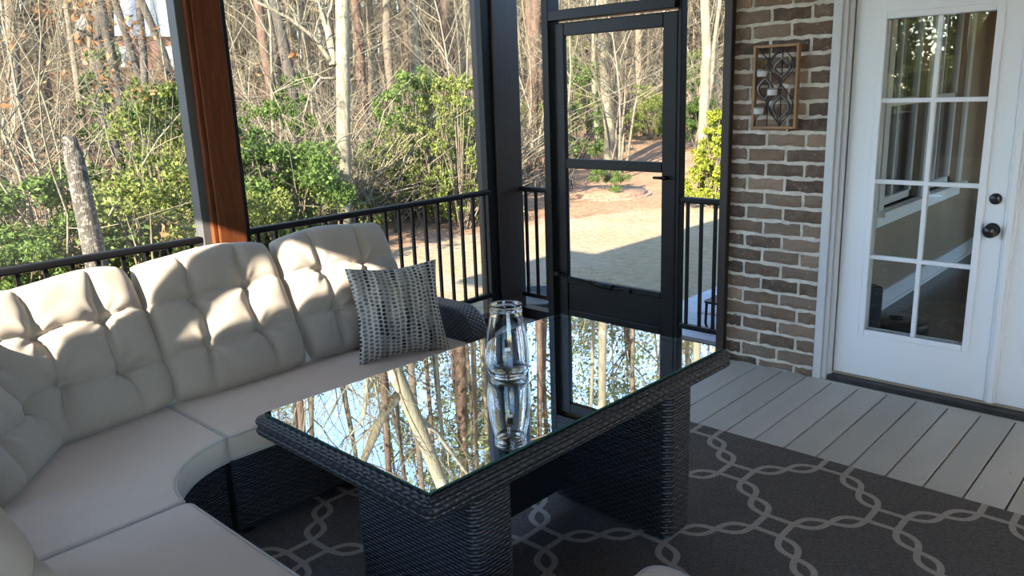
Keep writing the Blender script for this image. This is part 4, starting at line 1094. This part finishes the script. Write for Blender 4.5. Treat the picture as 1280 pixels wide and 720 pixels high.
tree('tree', 'dark trunk wrapped in green, leaning in the left screen', 'tree', 124,161,165, 15, 11, 18, MT['bark_grey'], MT['twig'], 21, nb=14, first=.4)
tree('tree', 'dark leaning trunk left of the far house', 'tree', 143,176,100, 18, 8.5, 18, MT['bark_grey'], MT['twig'], 22, nb=12, first=.4)
tree('tree', 'dark trunk crossing in front of the white far house', 'tree', 171,179,90, 17, 8.5, 18, MT['bark_grey'], MT['twig'], 23, nb=12, first=.4)
tree('tree', 'brown trunk slanting beside the wooden post in the left screen', 'tree', 180,224,140, 16, 9, 18, MT['bark_grey'], MT['twig'], 24, nb=12, first=.4)
tree('tree', 'tan trunk at the far left edge of the woods', 'tree', 12,20,190, 15, 12, 19, MT['bark_tan'], MT['twig_pale'], 25, nb=14, first=.35)
tree('tree', 'thin pale trunk near the left edge with rust leaves', 'tree', 88,106,180, 16, 7, 16, MT['bark_tan'], MT['twig_pale'], 26, nb=14, first=.3)
tree('tree', 'reddish brown trunk in the narrow screen left of the screen door', 'tree', 661,668,150, 22, 10, 21, MT['bark_pine'], MT['twig'], 27, nb=14, first=.45)
tree('tree', 'mottled pale trunk seen through the upper half of the screen door', 'tree', 752,762,195, 19, 13.5, 20, MT['bark_pale'], MT['twig_pale'], 28, nb=12, first=.4)
tree('tree', 'thin pale trunk beside the mottled one in the screen door', 'tree', 739,745,130, 23, 6.5, 18, MT['bark_pale'], MT['twig_pale'], 29, nb=12, first=.4)
tree('tree', 'grey trunk behind the upper right of the screen door', 'tree', 795,800,120, 26, 8, 20, MT['bark_tan'], MT['twig'], 30, nb=12, first=.4)
tree('tree', 'pale cream trunk between screen door and brick', 'tree', 882,877,190, 17, 12, 19, MT['bark_pale'], MT['twig_pale'], 31, nb=12, first=.4)
tree('tree', 'thin trunk behind the cream one beside the brick', 'tree', 898,886,120, 21, 5, 18, MT['bark_pale'], MT['twig_pale'], 32, nb=12, first=.4)
tree('tree', 'thin whitish trunk at the edge of the corner post', 'tree', 602,606,150, 20, 4, 17, MT['bark_pale'], MT['twig_pale'], 33, nb=12, first=.35)
tree('tree', 'dark trunk behind the leaning brown one near the wooden post', 'tree', 337,353,140, 23, 8, 19, MT['bark_grey'], MT['twig_dark'], 34, nb=12, first=.4)
# broken mossy trunk
sb = at_dist(121,330,7.2); st = at_dist(93,200,7.2); sg_ = gz(sb.x, sb.y)-.2
o = empty('tree_stump', (sb.x,sb.y,sg_)); tag(o, 'tall broken trunk with pale lichen patches above the left railing', 'dead trunk')
b0 = V3((sb.x, sb.y, sg_)); MB().tube([V3((0,0,0)), (sb-b0)*.5, (sb-b0), (sb-b0).lerp(st-b0,.5), st-b0, (st-b0)+(st-sb)*.10, (st-b0)+(st-sb)*.22], [.105,.10,.088,.08,.072,.062,.045], 14).build('trunk', MT['bark_mossy'], o)
s0 = at_dist(166,270,10); s1_ = at_dist(139,165,10); b0 = V3((s0.x,s0.y,gz(s0.x,s0.y)-.2))
o = empty('tree_stump', b0); tag(o, 'grey slanting dead trunk among the green shrubs left of the post', 'dead trunk')
MB().tube([V3((0,0,0)), s0-b0, s1_-b0, (s1_-b0)+(s1_-s0)*.5], [.07,.062,.055,.02], 10).build('trunk', MT['bark_grey'], o)

a0_, a1_ = [math.atan2(*reversed(at_dist(px_, 30, 10)[:2])) for px_ in (222, 128)]
def in_gap(th, d): return a0_ < th < a1_ and d < 52
# background woods: a few kinds, copied
def proto_tree(seed, H, rad, nb, bm, tm, pine, first):
    rr = random.Random(seed); o = empty('tree', (0,0,0)); lean = V3((rr.gauss(0,.05), rr.gauss(0,.05), 1))
    loc = [lean*(H*i/9)+V3((rr.gauss(0,.04), rr.gauss(0,.04), 0)) for i in range(10)]
    rads = [rad*(1.2 if i == 0 else 1)*(1-.8*(i/9)**1.2) for i in range(10)]
    MB().tube(loc, rads, 9).build('trunk', bm, o); mb = MB(); tips = []
    for k in range(nb):
        t = first+(1-first)*(k+rr.random())/nb; i = min(8, int(t*9)); p = loc[i].lerp(loc[i+1], t*9-i)
        a = rr.uniform(0,2*PI); dd = V3((math.cos(a), math.sin(a), rr.uniform(.1,.9))).normalized()
        grow(rr, mb, p, dd, H*.25*rr.uniform(.5,1.1)*(1-.4*t), max(.008, rads[i]*rr.uniform(.25,.45)), 1, 3, (0,6,5,3), tips=tips)
    mb.build('branches', tm, o)
    if pine:
        q, tn_ = leaves_at(np.random.default_rng(seed), [tuple(p) for p in tips], [.7]*len(tips), min(2600, 24*len(tips)), .26, .7); quads_obj('needles', q, MT['needle'], o, tn_)
    return o
kinds = [proto_tree(101,17,.11,20,MT['bark_tan'],MT['twig'],False,.18), proto_tree(102,21,.17,18,MT['bark_pine'],MT['twig_dark'],True,.5), proto_tree(103,14,.07,20,MT['bark_pale'],MT['twig_pale'],False,.15),
         proto_tree(104,19,.14,20,MT['bark_grey'],MT['twig'],False,.22), proto_tree(105,12,.055,22,MT['bark_tan'],MT['twig'],False,.10), proto_tree(106,23,.19,18,MT['bark_pine'],MT['twig_dark'],True,.45)]
klab = ['tan bare tree in the woods beyond the lawn', 'tall reddish pine in the woods beyond the lawn', 'slender pale bare tree in the woods beyond the lawn', 'grey bare tree in the woods beyond the lawn', 'thin bare sapling in the woods beyond the lawn', 'big brown pine deep in the woods']
for k, o in enumerate(kinds): tag(o, klab[k], 'tree', klab[k].split(' in ')[0]+'s of the background woods')
used = set(); placed = []
rt = random.Random(77)
tries = 0
while len(placed) < 225 and tries < 6000:
    tries += 1
    th = math.radians(rt.uniform(112, 194)); d = 15+62*rt.random()**.8
    x, y = d*math.cos(th), d*math.sin(th)
    if x > -8.8 and y < 15: continue
    if in_gap(th, d): continue
    if any(math.hypot(x-a, y-b) < .9+.012*d for a, b in placed): continue
    placed.append((x, y)); k = rt.choices(range(6), (5,3,4,4,5,3))[0]
    o = kinds[k] if k not in used else copy_tree(kinds[k]); used.add(k)
    s_ = rt.uniform(.8,1.2); o.location = (x, y, gz(x, y)-.1); o.rotation_euler = (rt.gauss(0,.03), rt.gauss(0,.03), rt.uniform(0,2*PI)); o.scale = (s_, s_, s_)

# bare understory
def proto_under(seed, H, tm, n):
    rr = random.Random(seed); o = empty('understory_tree', (0,0,0)); mb = MB()
    for q in range(n): grow(rr, mb, V3((rr.gauss(0,.12), rr.gauss(0,.12), 0)), V3((rr.gauss(0,.16), rr.gauss(0,.16), 1)), H*rr.uniform(.7,1), .028, 0, 3, (13,6,4,0), wander=.10)
    mb.build('branches', tm, o); return o
uk = [proto_under(201,6.0,MT['twig'],2), proto_under(202,7.0,MT['twig_pale'],1), proto_under(203,5.0,MT['twig'],3)]
ulab = ['bushy bare understory tree with tan twigs in the woods', 'pale bare understory tree with fine twigs in the woods', 'low bare understory tree with several stems in the woods']
for k, o in enumerate(uk): tag(o, ulab[k], 'tree', ulab[k].split(' with')[0]+'s')
used = set(); cnt = 0; tries = 0
while cnt < 92 and tries < 3000:
    tries += 1
    th = math.radians(rt.uniform(112,192)); d = 12.5+30*rt.random(); x, y = d*math.cos(th), d*math.sin(th)
    if x > -9.6 and y < 16: continue
    if in_gap(th, d): continue
    k = rt.randrange(3); o = uk[k] if k not in used else copy_tree(uk[k]); used.add(k); cnt += 1
    s_ = rt.uniform(.7,1.25); o.location = (x, y, gz(x,y)-.05); o.rotation_euler = (0, 0, rt.uniform(0,2*PI)); o.scale = (s_, s_, s_)

for px_, d_, rz_, lb in ((62, 10.5, .4, 'bare twiggy small tree behind the lichen patched trunk'), (12, 9.5, 2.0, 'bare twiggy small tree at the far left edge'), (205, 13.5, 3.3, 'bare twiggy small tree left of the wooden post')):
    o = copy_tree(uk[1]); p = at_dist(px_, 200, d_); o.location = (p.x, p.y, gz(p.x, p.y)-.05); o.rotation_euler = (0, 0, rz_); o.scale = (.8, .8, .7); tag(o, lb, 'tree')

# far treeline
mb = MB(); rr = random.Random(9)
for _ in range(1900):
    th = math.radians(rr.uniform(104,200)); d = rr.uniform(66,92); x, y = d*math.cos(th), d*math.sin(th); z = gz(x,y); h = rr.uniform(8,19)
    mb.tube([(x,y,z-.3),(x+rr.gauss(0,.4),y+rr.gauss(0,.4),z+h*.5),(x+rr.gauss(0,.9),y+rr.gauss(0,.9),z+h)], [rr.uniform(.08,.22),.10,.03], 4, False)
    for _ in range(7):
        t = rr.uniform(.1,.9); a = V3((x,y,z+h*t)); b = a+V3((rr.gauss(0,1.6),rr.gauss(0,1.6),rr.uniform(-.2,2.0))); mb.tube([a,b], [.05,.02], 3, False)
tag(mb.build('treeline', MT['twig']), 'dense mass of distant bare woodland behind the trees', 'treeline', kind='stuff')

# thickets of bare stems
def proto_thicket(seed, n, hmin, hmax, m_, lean=.35):
    rr = random.Random(seed); return sticks(rr, n, .9, hmin, hmax, .011, MB(), lean, 3).build('bare_thicket', m_)
th_k = [proto_thicket(1,40,.9,2.3,MT['twig']), proto_thicket(2,50,.7,2.0,MT['twig_dark']), proto_thicket(3,30,1.0,2.6,MT['twig_pale']), proto_thicket(4,50,.5,1.4,MT['twig'],.7)]
tlab = ['tan leafless thicket among the trees', 'brown leafless thicket among the trees', 'pale leafless thicket among the trees', 'low tangled tan thicket among the trees']
for k, o in enumerate(th_k): tag(o, tlab[k], 'thicket', tlab[k].split(' among')[0]+'s')
used = set(); cnt = 0; tries = 0
while cnt < 205 and tries < 4000:
    tries += 1
    th = math.radians(rt.uniform(114,192)); d = 11+36*rt.random(); x, y = d*math.cos(th), d*math.sin(th)
    if x > -9.3 and y < 15.5: continue
    if math.degrees(th) < 130.5 and d < 24: continue
    k = rt.randrange(4); o = th_k[k] if k not in used else copy_tree(th_k[k]); used.add(k); cnt += 1
    s_ = rt.uniform(.8,1.25); o.location = (x, y, gz(x,y)-.05); o.rotation_euler = (0, 0, rt.uniform(0,2*PI)); o.scale = (s_, s_, s_)

# evergreen shrubs
def proto_shrub(seed, R, H, n, size, m_, ncl=26, name='evergreen_shrub', stem=True, cone=False, rlo=.14, rhi=.32):
    r = np.random.default_rng(seed); rr = random.Random(seed); C = []; Rd = []
    for _ in range(ncl):
        a = rr.uniform(0,2*PI); z = rr.random(); q = R*math.sqrt(rr.random())*((1-.85*z) if cone else (.55+.45*math.sin(PI*min(1,z+.15))))
        C.append((q*math.cos(a), q*math.sin(a), .12*H+z*H*.85)); Rd.append(R*rr.uniform(rlo,rhi)*((1.1-.7*z) if cone else 1))
    o = empty(name, (0,0,0)); q, tn_ = leaves_at(r, C, Rd, n, size); quads_obj('foliage', q, m_, o, tn_)
    mb = MB()
    for c in C[::3]: mb.tube([(c[0]*.1,c[1]*.1,0),(c[0]*.5,c[1]*.5,c[2]*.6),c], [.014,.010,.005], 4, False)
    for _ in range(14):
        c = rr.choice(C); mb.tube([c, (c[0]*1.25+rr.gauss(0,.1), c[1]*1.25+rr.gauss(0,.1), c[2]+rr.uniform(.1,.5))], [.007,.003], 3, False)
    mb.build('stems', MT['twig'], o); return o
sk = [proto_shrub(1,1.0,1.7,9500,.055,MT['leaf_holly'],34), proto_shrub(2,.9,1.5,8500,.048,MT['leaf_yellow'],34), proto_shrub(3,.8,2.2,8000,.055,MT['leaf_holly'],30), proto_shrub(4,1.1,1.3,8000,.045,MT['leaf_yellow'],40)]
sk += [proto_shrub(5,.85,2.3,5200,.050,MT['leaf_yellow'],85,rlo=.07,rhi=.17), proto_shrub(6,.85,2.4,5200,.055,MT['leaf_holly'],85,rlo=.07,rhi=.17)]
used = set()
def shrub(k, px, py, d, s_, label):
    p = at_dist(px, py, d); o = sk[k] if k not in used else copy_tree(sk[k]); used.add(k)
    o.location = (p.x, p.y, gz(p.x, p.y)-.08); o.rotation_euler = (0, 0, px*.37); o.scale = (s_, s_, s_); tag(o, label, 'shrub', 'evergreen shrubs'); return o
tall_z = [shrub(0, 30,250, 9.0,1.25,'dense dark green shrub at the far left edge')]
tall_z.append(shrub(2, 55,270, 8.6,.72,'green shrub left of the lichen patched dead trunk'))
for o in tall_z: o.scale = (o.scale[0], o.scale[1], o.scale[2]*.72)
shrub(0, 10,330, 7.6,.62,'low green shrub just behind the left railing, at the left edge')
shrub(1,180,290, 8.2,1.00,'bright yellow green shrub behind the railing left of the wooden post')
shrub(3,160,290, 9.2,.85,'leafy shrub right of the lichen patched dead trunk')
shrub(2,222,200,10.5,1.0,'tall leafy shrub touching the left side of the wooden post')
shrub(1,205,130,13.0,1.0,'thin green shrub under the far house')
shrub(0,345,230,10.0,1.00,'bushy green shrub just right of the wooden post')
shrub(3,385,255,11.0,.85,'yellow green shrub left of the forked pale tree')
shrub(1,318,250, 8.8,.75,'small green shrub tucked against the right side of the wooden post')
shrub(2,515, 90,19.0,1.05,'green shrub growing beside the slim whitish trunk')
shrub(1,525,225,13.5,1.05,'yellow green shrub between forked tree and corner post')
shrub(0,575,180,16.0,1.00,'dark green shrub at the foot of the thick pine')
shrub(3,590,215,13.0,.80,'leafy shrub nearest the left side of the corner post')
shrub(1,490,250,13.5,.70,'low shrub right of the forked pale tree above the railing')
shrub(2,722,150,20.0,1.15,'green shrub at the left in the screen door')
shrub(3,672,190,22.0,1.00,'green shrub low in the narrow screen left of the door')
shrub(0,875,130,22.0,.80,'small green shrub behind the cream trunk')
shrub(1,815,175,24.0,.90,'faint green shrub at the right in the screen door')
shrub(0,762,225,15.2,.42,'small green shrub growing in the brick garden bed')
def tall(o, k): o.scale = (o.scale[0], o.scale[1], o.scale[2]*k)
tall(shrub(5,505,120,13.5,.95,'loose green sapling mass above the railing, right of the forked tree'), 1.08)
tall(shrub(4,540,150,12.5,.90,'yellow green leafy mass midway between forked tree and corner post'), 1.15)
tall(shrub(4,573,190,12.0,.85,'yellow green shrub just left of the corner post, behind the railing'), 1.22)
tall(shrub(5,598,120,15.0,.80,'dark green sapling touching the left side of the corner post'), 1.22)
tall(shrub(4,465,215,12.5,.60,'small yellow green shrub in the fallen branches'), 0.94)
tall(shrub(4,190,190, 9.6,.85,'yellow green sapling standing left of the wooden post'), 1.22)
tall(shrub(5,130, 60,15.5,.75,'ivy green sapling under the far house, at its left'), 1.58)
tall(shrub(5,320,190,11.0,.75,'green sapling at the right edge of the wooden post'), 1.15)
tall(shrub(4,712,110,23.0,1.0,'yellow green sapling at the left edge of the screen door opening'), 1.44)
tall(shrub(4,738,180,24.0,1.0,'low green shrub left of the mottled trunk in the screen door'), 1.01)
tall(shrub(5,863,140,24.0,.8,'green sapling left of the cream trunk'), 1.37)
tall(shrub(4,806,190,25.0,.85,'olive shrub right of the mottled trunk in the screen door'), 0.86)
tall(shrub(5,372,180,14.0,.80,'green sapling left of the forked tree, farther back'), 1.22)
cy = proto_shrub(9,.70,1.75,11000,.060,MT['leaf_cypress'],150,'golden_cypress',cone=True,rlo=.10,rhi=.20); p = at_dist(893,225,13.6); cy.location = (p.x,p.y,gz(p.x,p.y)-.02); cy.scale = (.95,.95,.95)
tag(cy, 'bright yellow green conical cypress beside the brick edge', 'cypress')
# shrubs on the side behind the camera, seen mirrored in the door glass
for k, (x, y, s_, lb) in enumerate(((-3.9,-5.2,1.3,'yellow green shrub mirrored in the door glass, nearest one'), (-5.4,-7.6,1.9,'yellow green shrub mirrored in the door glass, second one'), (-3.0,-9.0,2.0,'yellow green shrub mirrored in the door glass, third one'), (-7.6,-10.0,2.4,'yellow green shrub mirrored in the door glass, fourth one'), (-5.2,-12.0,2.6,'yellow green shrub mirrored in the door glass, farthest one'))):
    o = copy_tree(sk[1]); o.location = (x,y,gz(x,y)-.05); o.scale = (s_,s_,s_*1.15); tag(o, lb, 'shrub', 'evergreen shrubs')
# brush piles
def brush(px, py, d, n, ln, az, label, seed):
    p = at_dist(px, py, d); rr = random.Random(seed); mb = MB(); o = None
    for _ in range(n):
        a = az+rr.gauss(0,.5); e = rr.uniform(.25,1.15); l_ = ln*rr.uniform(.5,1.1); q = V3((rr.gauss(0,.35), rr.gauss(0,.35), rr.uniform(0,.3)))
        dd = V3((math.cos(a)*math.cos(e), math.sin(a)*math.cos(e), math.sin(e)))
        mb.tube([q, q+dd*l_*.5+V3((0,0,rr.uniform(0,.12)*l_)), q+dd*l_+V3((rr.gauss(0,.1),rr.gauss(0,.1),0))*l_], [.014,.011,.004], 4, False)
        for _ in range(3):
            t = rr.uniform(.3,.9); s_ = q+dd*l_*t; mb.tube([s_, s_+V3((rr.gauss(0,.4),rr.gauss(0,.4),rr.uniform(.1,.7)))*l_*.35], [.006,.0025], 3, False)
    o = mb.build('brush_pile', MT['twig_pale']); o.location = (p.x, p.y, gz(p.x,p.y)); tag(o, label, 'brush pile', 'brush piles of fallen branches'); return o
rdir = math.atan2(RT.y, RT.x)
brush(450,250,12.5,26,2.8,rdir+.1,'tangle of fallen grey branches right of the forked tree',1)
brush(385,250,12.0,20,2.2,rdir+.3,'tangle of fallen branches left of the forked tree',2)
brush(600,260,14.5,22,2.2,PI/2,'spray of tan stems beside the corner post',3)
brush(60,220,11.0,22,2.2,rdir,'tangle of pale twigs at the far left of the woods',4)
# pale arching twigs with rust leaves at the left
p = at_dist(36,120,8.3); rr = random.Random(4); o = empty('oak_sapling', (p.x,p.y,gz(p.x,p.y))); tag(o, 'pale branching sapling holding rust brown leaves at the upper left', 'sapling')
mb = MB(); tips = []
for _ in range(4): grow(rr, mb, V3((rr.gauss(0,.1),rr.gauss(0,.1),0)), V3((rr.gauss(0,.22),rr.gauss(0,.22),1)), 3.6, .013, 0, 3, (9,5,3,0), tips=tips, wander=.14)
mb.build('branches', MT['twig_pale'], o); rr.shuffle(tips)
q, tn_ = leaves_at(np.random.default_rng(4), [tuple(t) for t in tips[:70]], [.16]*70, 1500, .055); quads_obj('foliage', q, MT['leaf_dry'], o, tn_)
# ivy on two trunks
# ------------------------------------------------------------------ far house
hp = at_dist(182,60,46); hd = math.atan2(hp.y, hp.x); zg = gz(hp.x,hp.y)
hs = empty('house', (hp.x,hp.y,zg), hd+PI/2+.25); tag(hs, 'brick house with white gable far off between the trees', 'house')
ev_ = at_dist(182,40,46).z-zg
MB().box(-2.3,2.3,-4,0,-.6,ev_).build('wall', MT['house_brick'], hs)
m = MB(); m.v += [(-2.6,-.0,ev_),(2.6,-.0,ev_),(0,-.0,ev_+3.4),(-2.6,-3,ev_),(2.6,-3,ev_),(0,-3,ev_+3.4)]; m.face((0,1,2)); m.face((5,4,3)); m.face((0,3,4,1)); m.xform(Matrix.Translation((0,.12,0))); m.build('gable', MT['house_white'], hs)
m = MB()
for sg in (1,-1):
    b = len(m.v); m.v += [(sg*2.9,.35,ev_-.25),(0,.35,ev_+3.55),(0,-4,ev_+3.55),(sg*2.9,-4,ev_-.25),(sg*2.9,.35,ev_-.1),(0,.35,ev_+3.75),(0,-4,ev_+3.75),(sg*2.9,-4,ev_-.1)]
    for q in ((0,1,2,3),(4,5,6,7),(0,1,5,4),(1,2,6,5),(2,3,7,6),(3,0,4,7)): m.face([b+i for i in q])
m.build('roof', MT['house_roof'], hs); MB().box(-2.7,2.7,.1,.22,ev_-.22,ev_).build('fascia', MT['house_white'], hs)
MB().box(-3.3,-2.6,-.6,0,-.5,ev_+2.2).build('chimney', MT['house_tan'], hs)
for xx in (-1.2,1.2): MB().box(xx-.4,xx+.4,-.02,.05,ev_-2.2,ev_-.7).build('window', MT['house_white'], hs)

# ------------------------------------------------------------------ light
sun = bpy.data.objects.new('sun', bpy.data.lights.new('sun', 'SUN')); COL.objects.link(sun)
SD = V3((-.56,2.13,-1.0)).normalized()
sun.rotation_euler = SD.to_track_quat('-Z', 'Y').to_euler(); sun.data.energy = 16.5; sun.data.angle = math.radians(.55); sun.data.color = (1,.92,.78)
wd = bpy.data.worlds.new('World'); SC.world = wd; wd.use_nodes = True; nt = wd.node_tree; nt.nodes.clear()
sky = nt.nodes.new('ShaderNodeTexSky'); sky.sky_type = 'NISHITA'; sky.sun_disc = False; sky.sun_elevation = math.radians(24.5)
sky.sun_rotation = math.atan2(-SD.x, -SD.y); sky.air_density = 1.0; sky.dust_density = .3; sky.ozone_density = 1.6; sky.altitude = 200
tint = nt.nodes.new('ShaderNodeMix'); tint.data_type = 'RGBA'; tint.blend_type = 'MULTIPLY'; tint.inputs[0].default_value = 1; tint.inputs[7].default_value = (.88,.94,1.0,1)
bg = nt.nodes.new('ShaderNodeBackground'); bg.inputs[1].default_value = .58
ow = nt.nodes.new('ShaderNodeOutputWorld'); nt.links.new(sky.outputs[0], tint.inputs[6]); nt.links.new(tint.outputs[2], bg.inputs[0]); nt.links.new(bg.outputs[0], ow.inputs[0])
SC.view_settings.view_transform = 'Standard'; SC.view_settings.look = 'None'; SC.view_settings.gamma = 1; SC.view_settings.exposure = 1.17; SC.view_settings.use_curve_mapping = False
cy_ = SC.cycles; cy_.use_denoising = True; cy_.max_bounces = 10; cy_.diffuse_bounces = 5; cy_.glossy_bounces = 5; cy_.transmission_bounces = 8; cy_.transparent_max_bounces = 24; cy_.caustics_reflective = False; cy_.caustics_refractive = False; cy_.sample_clamp_indirect = 6
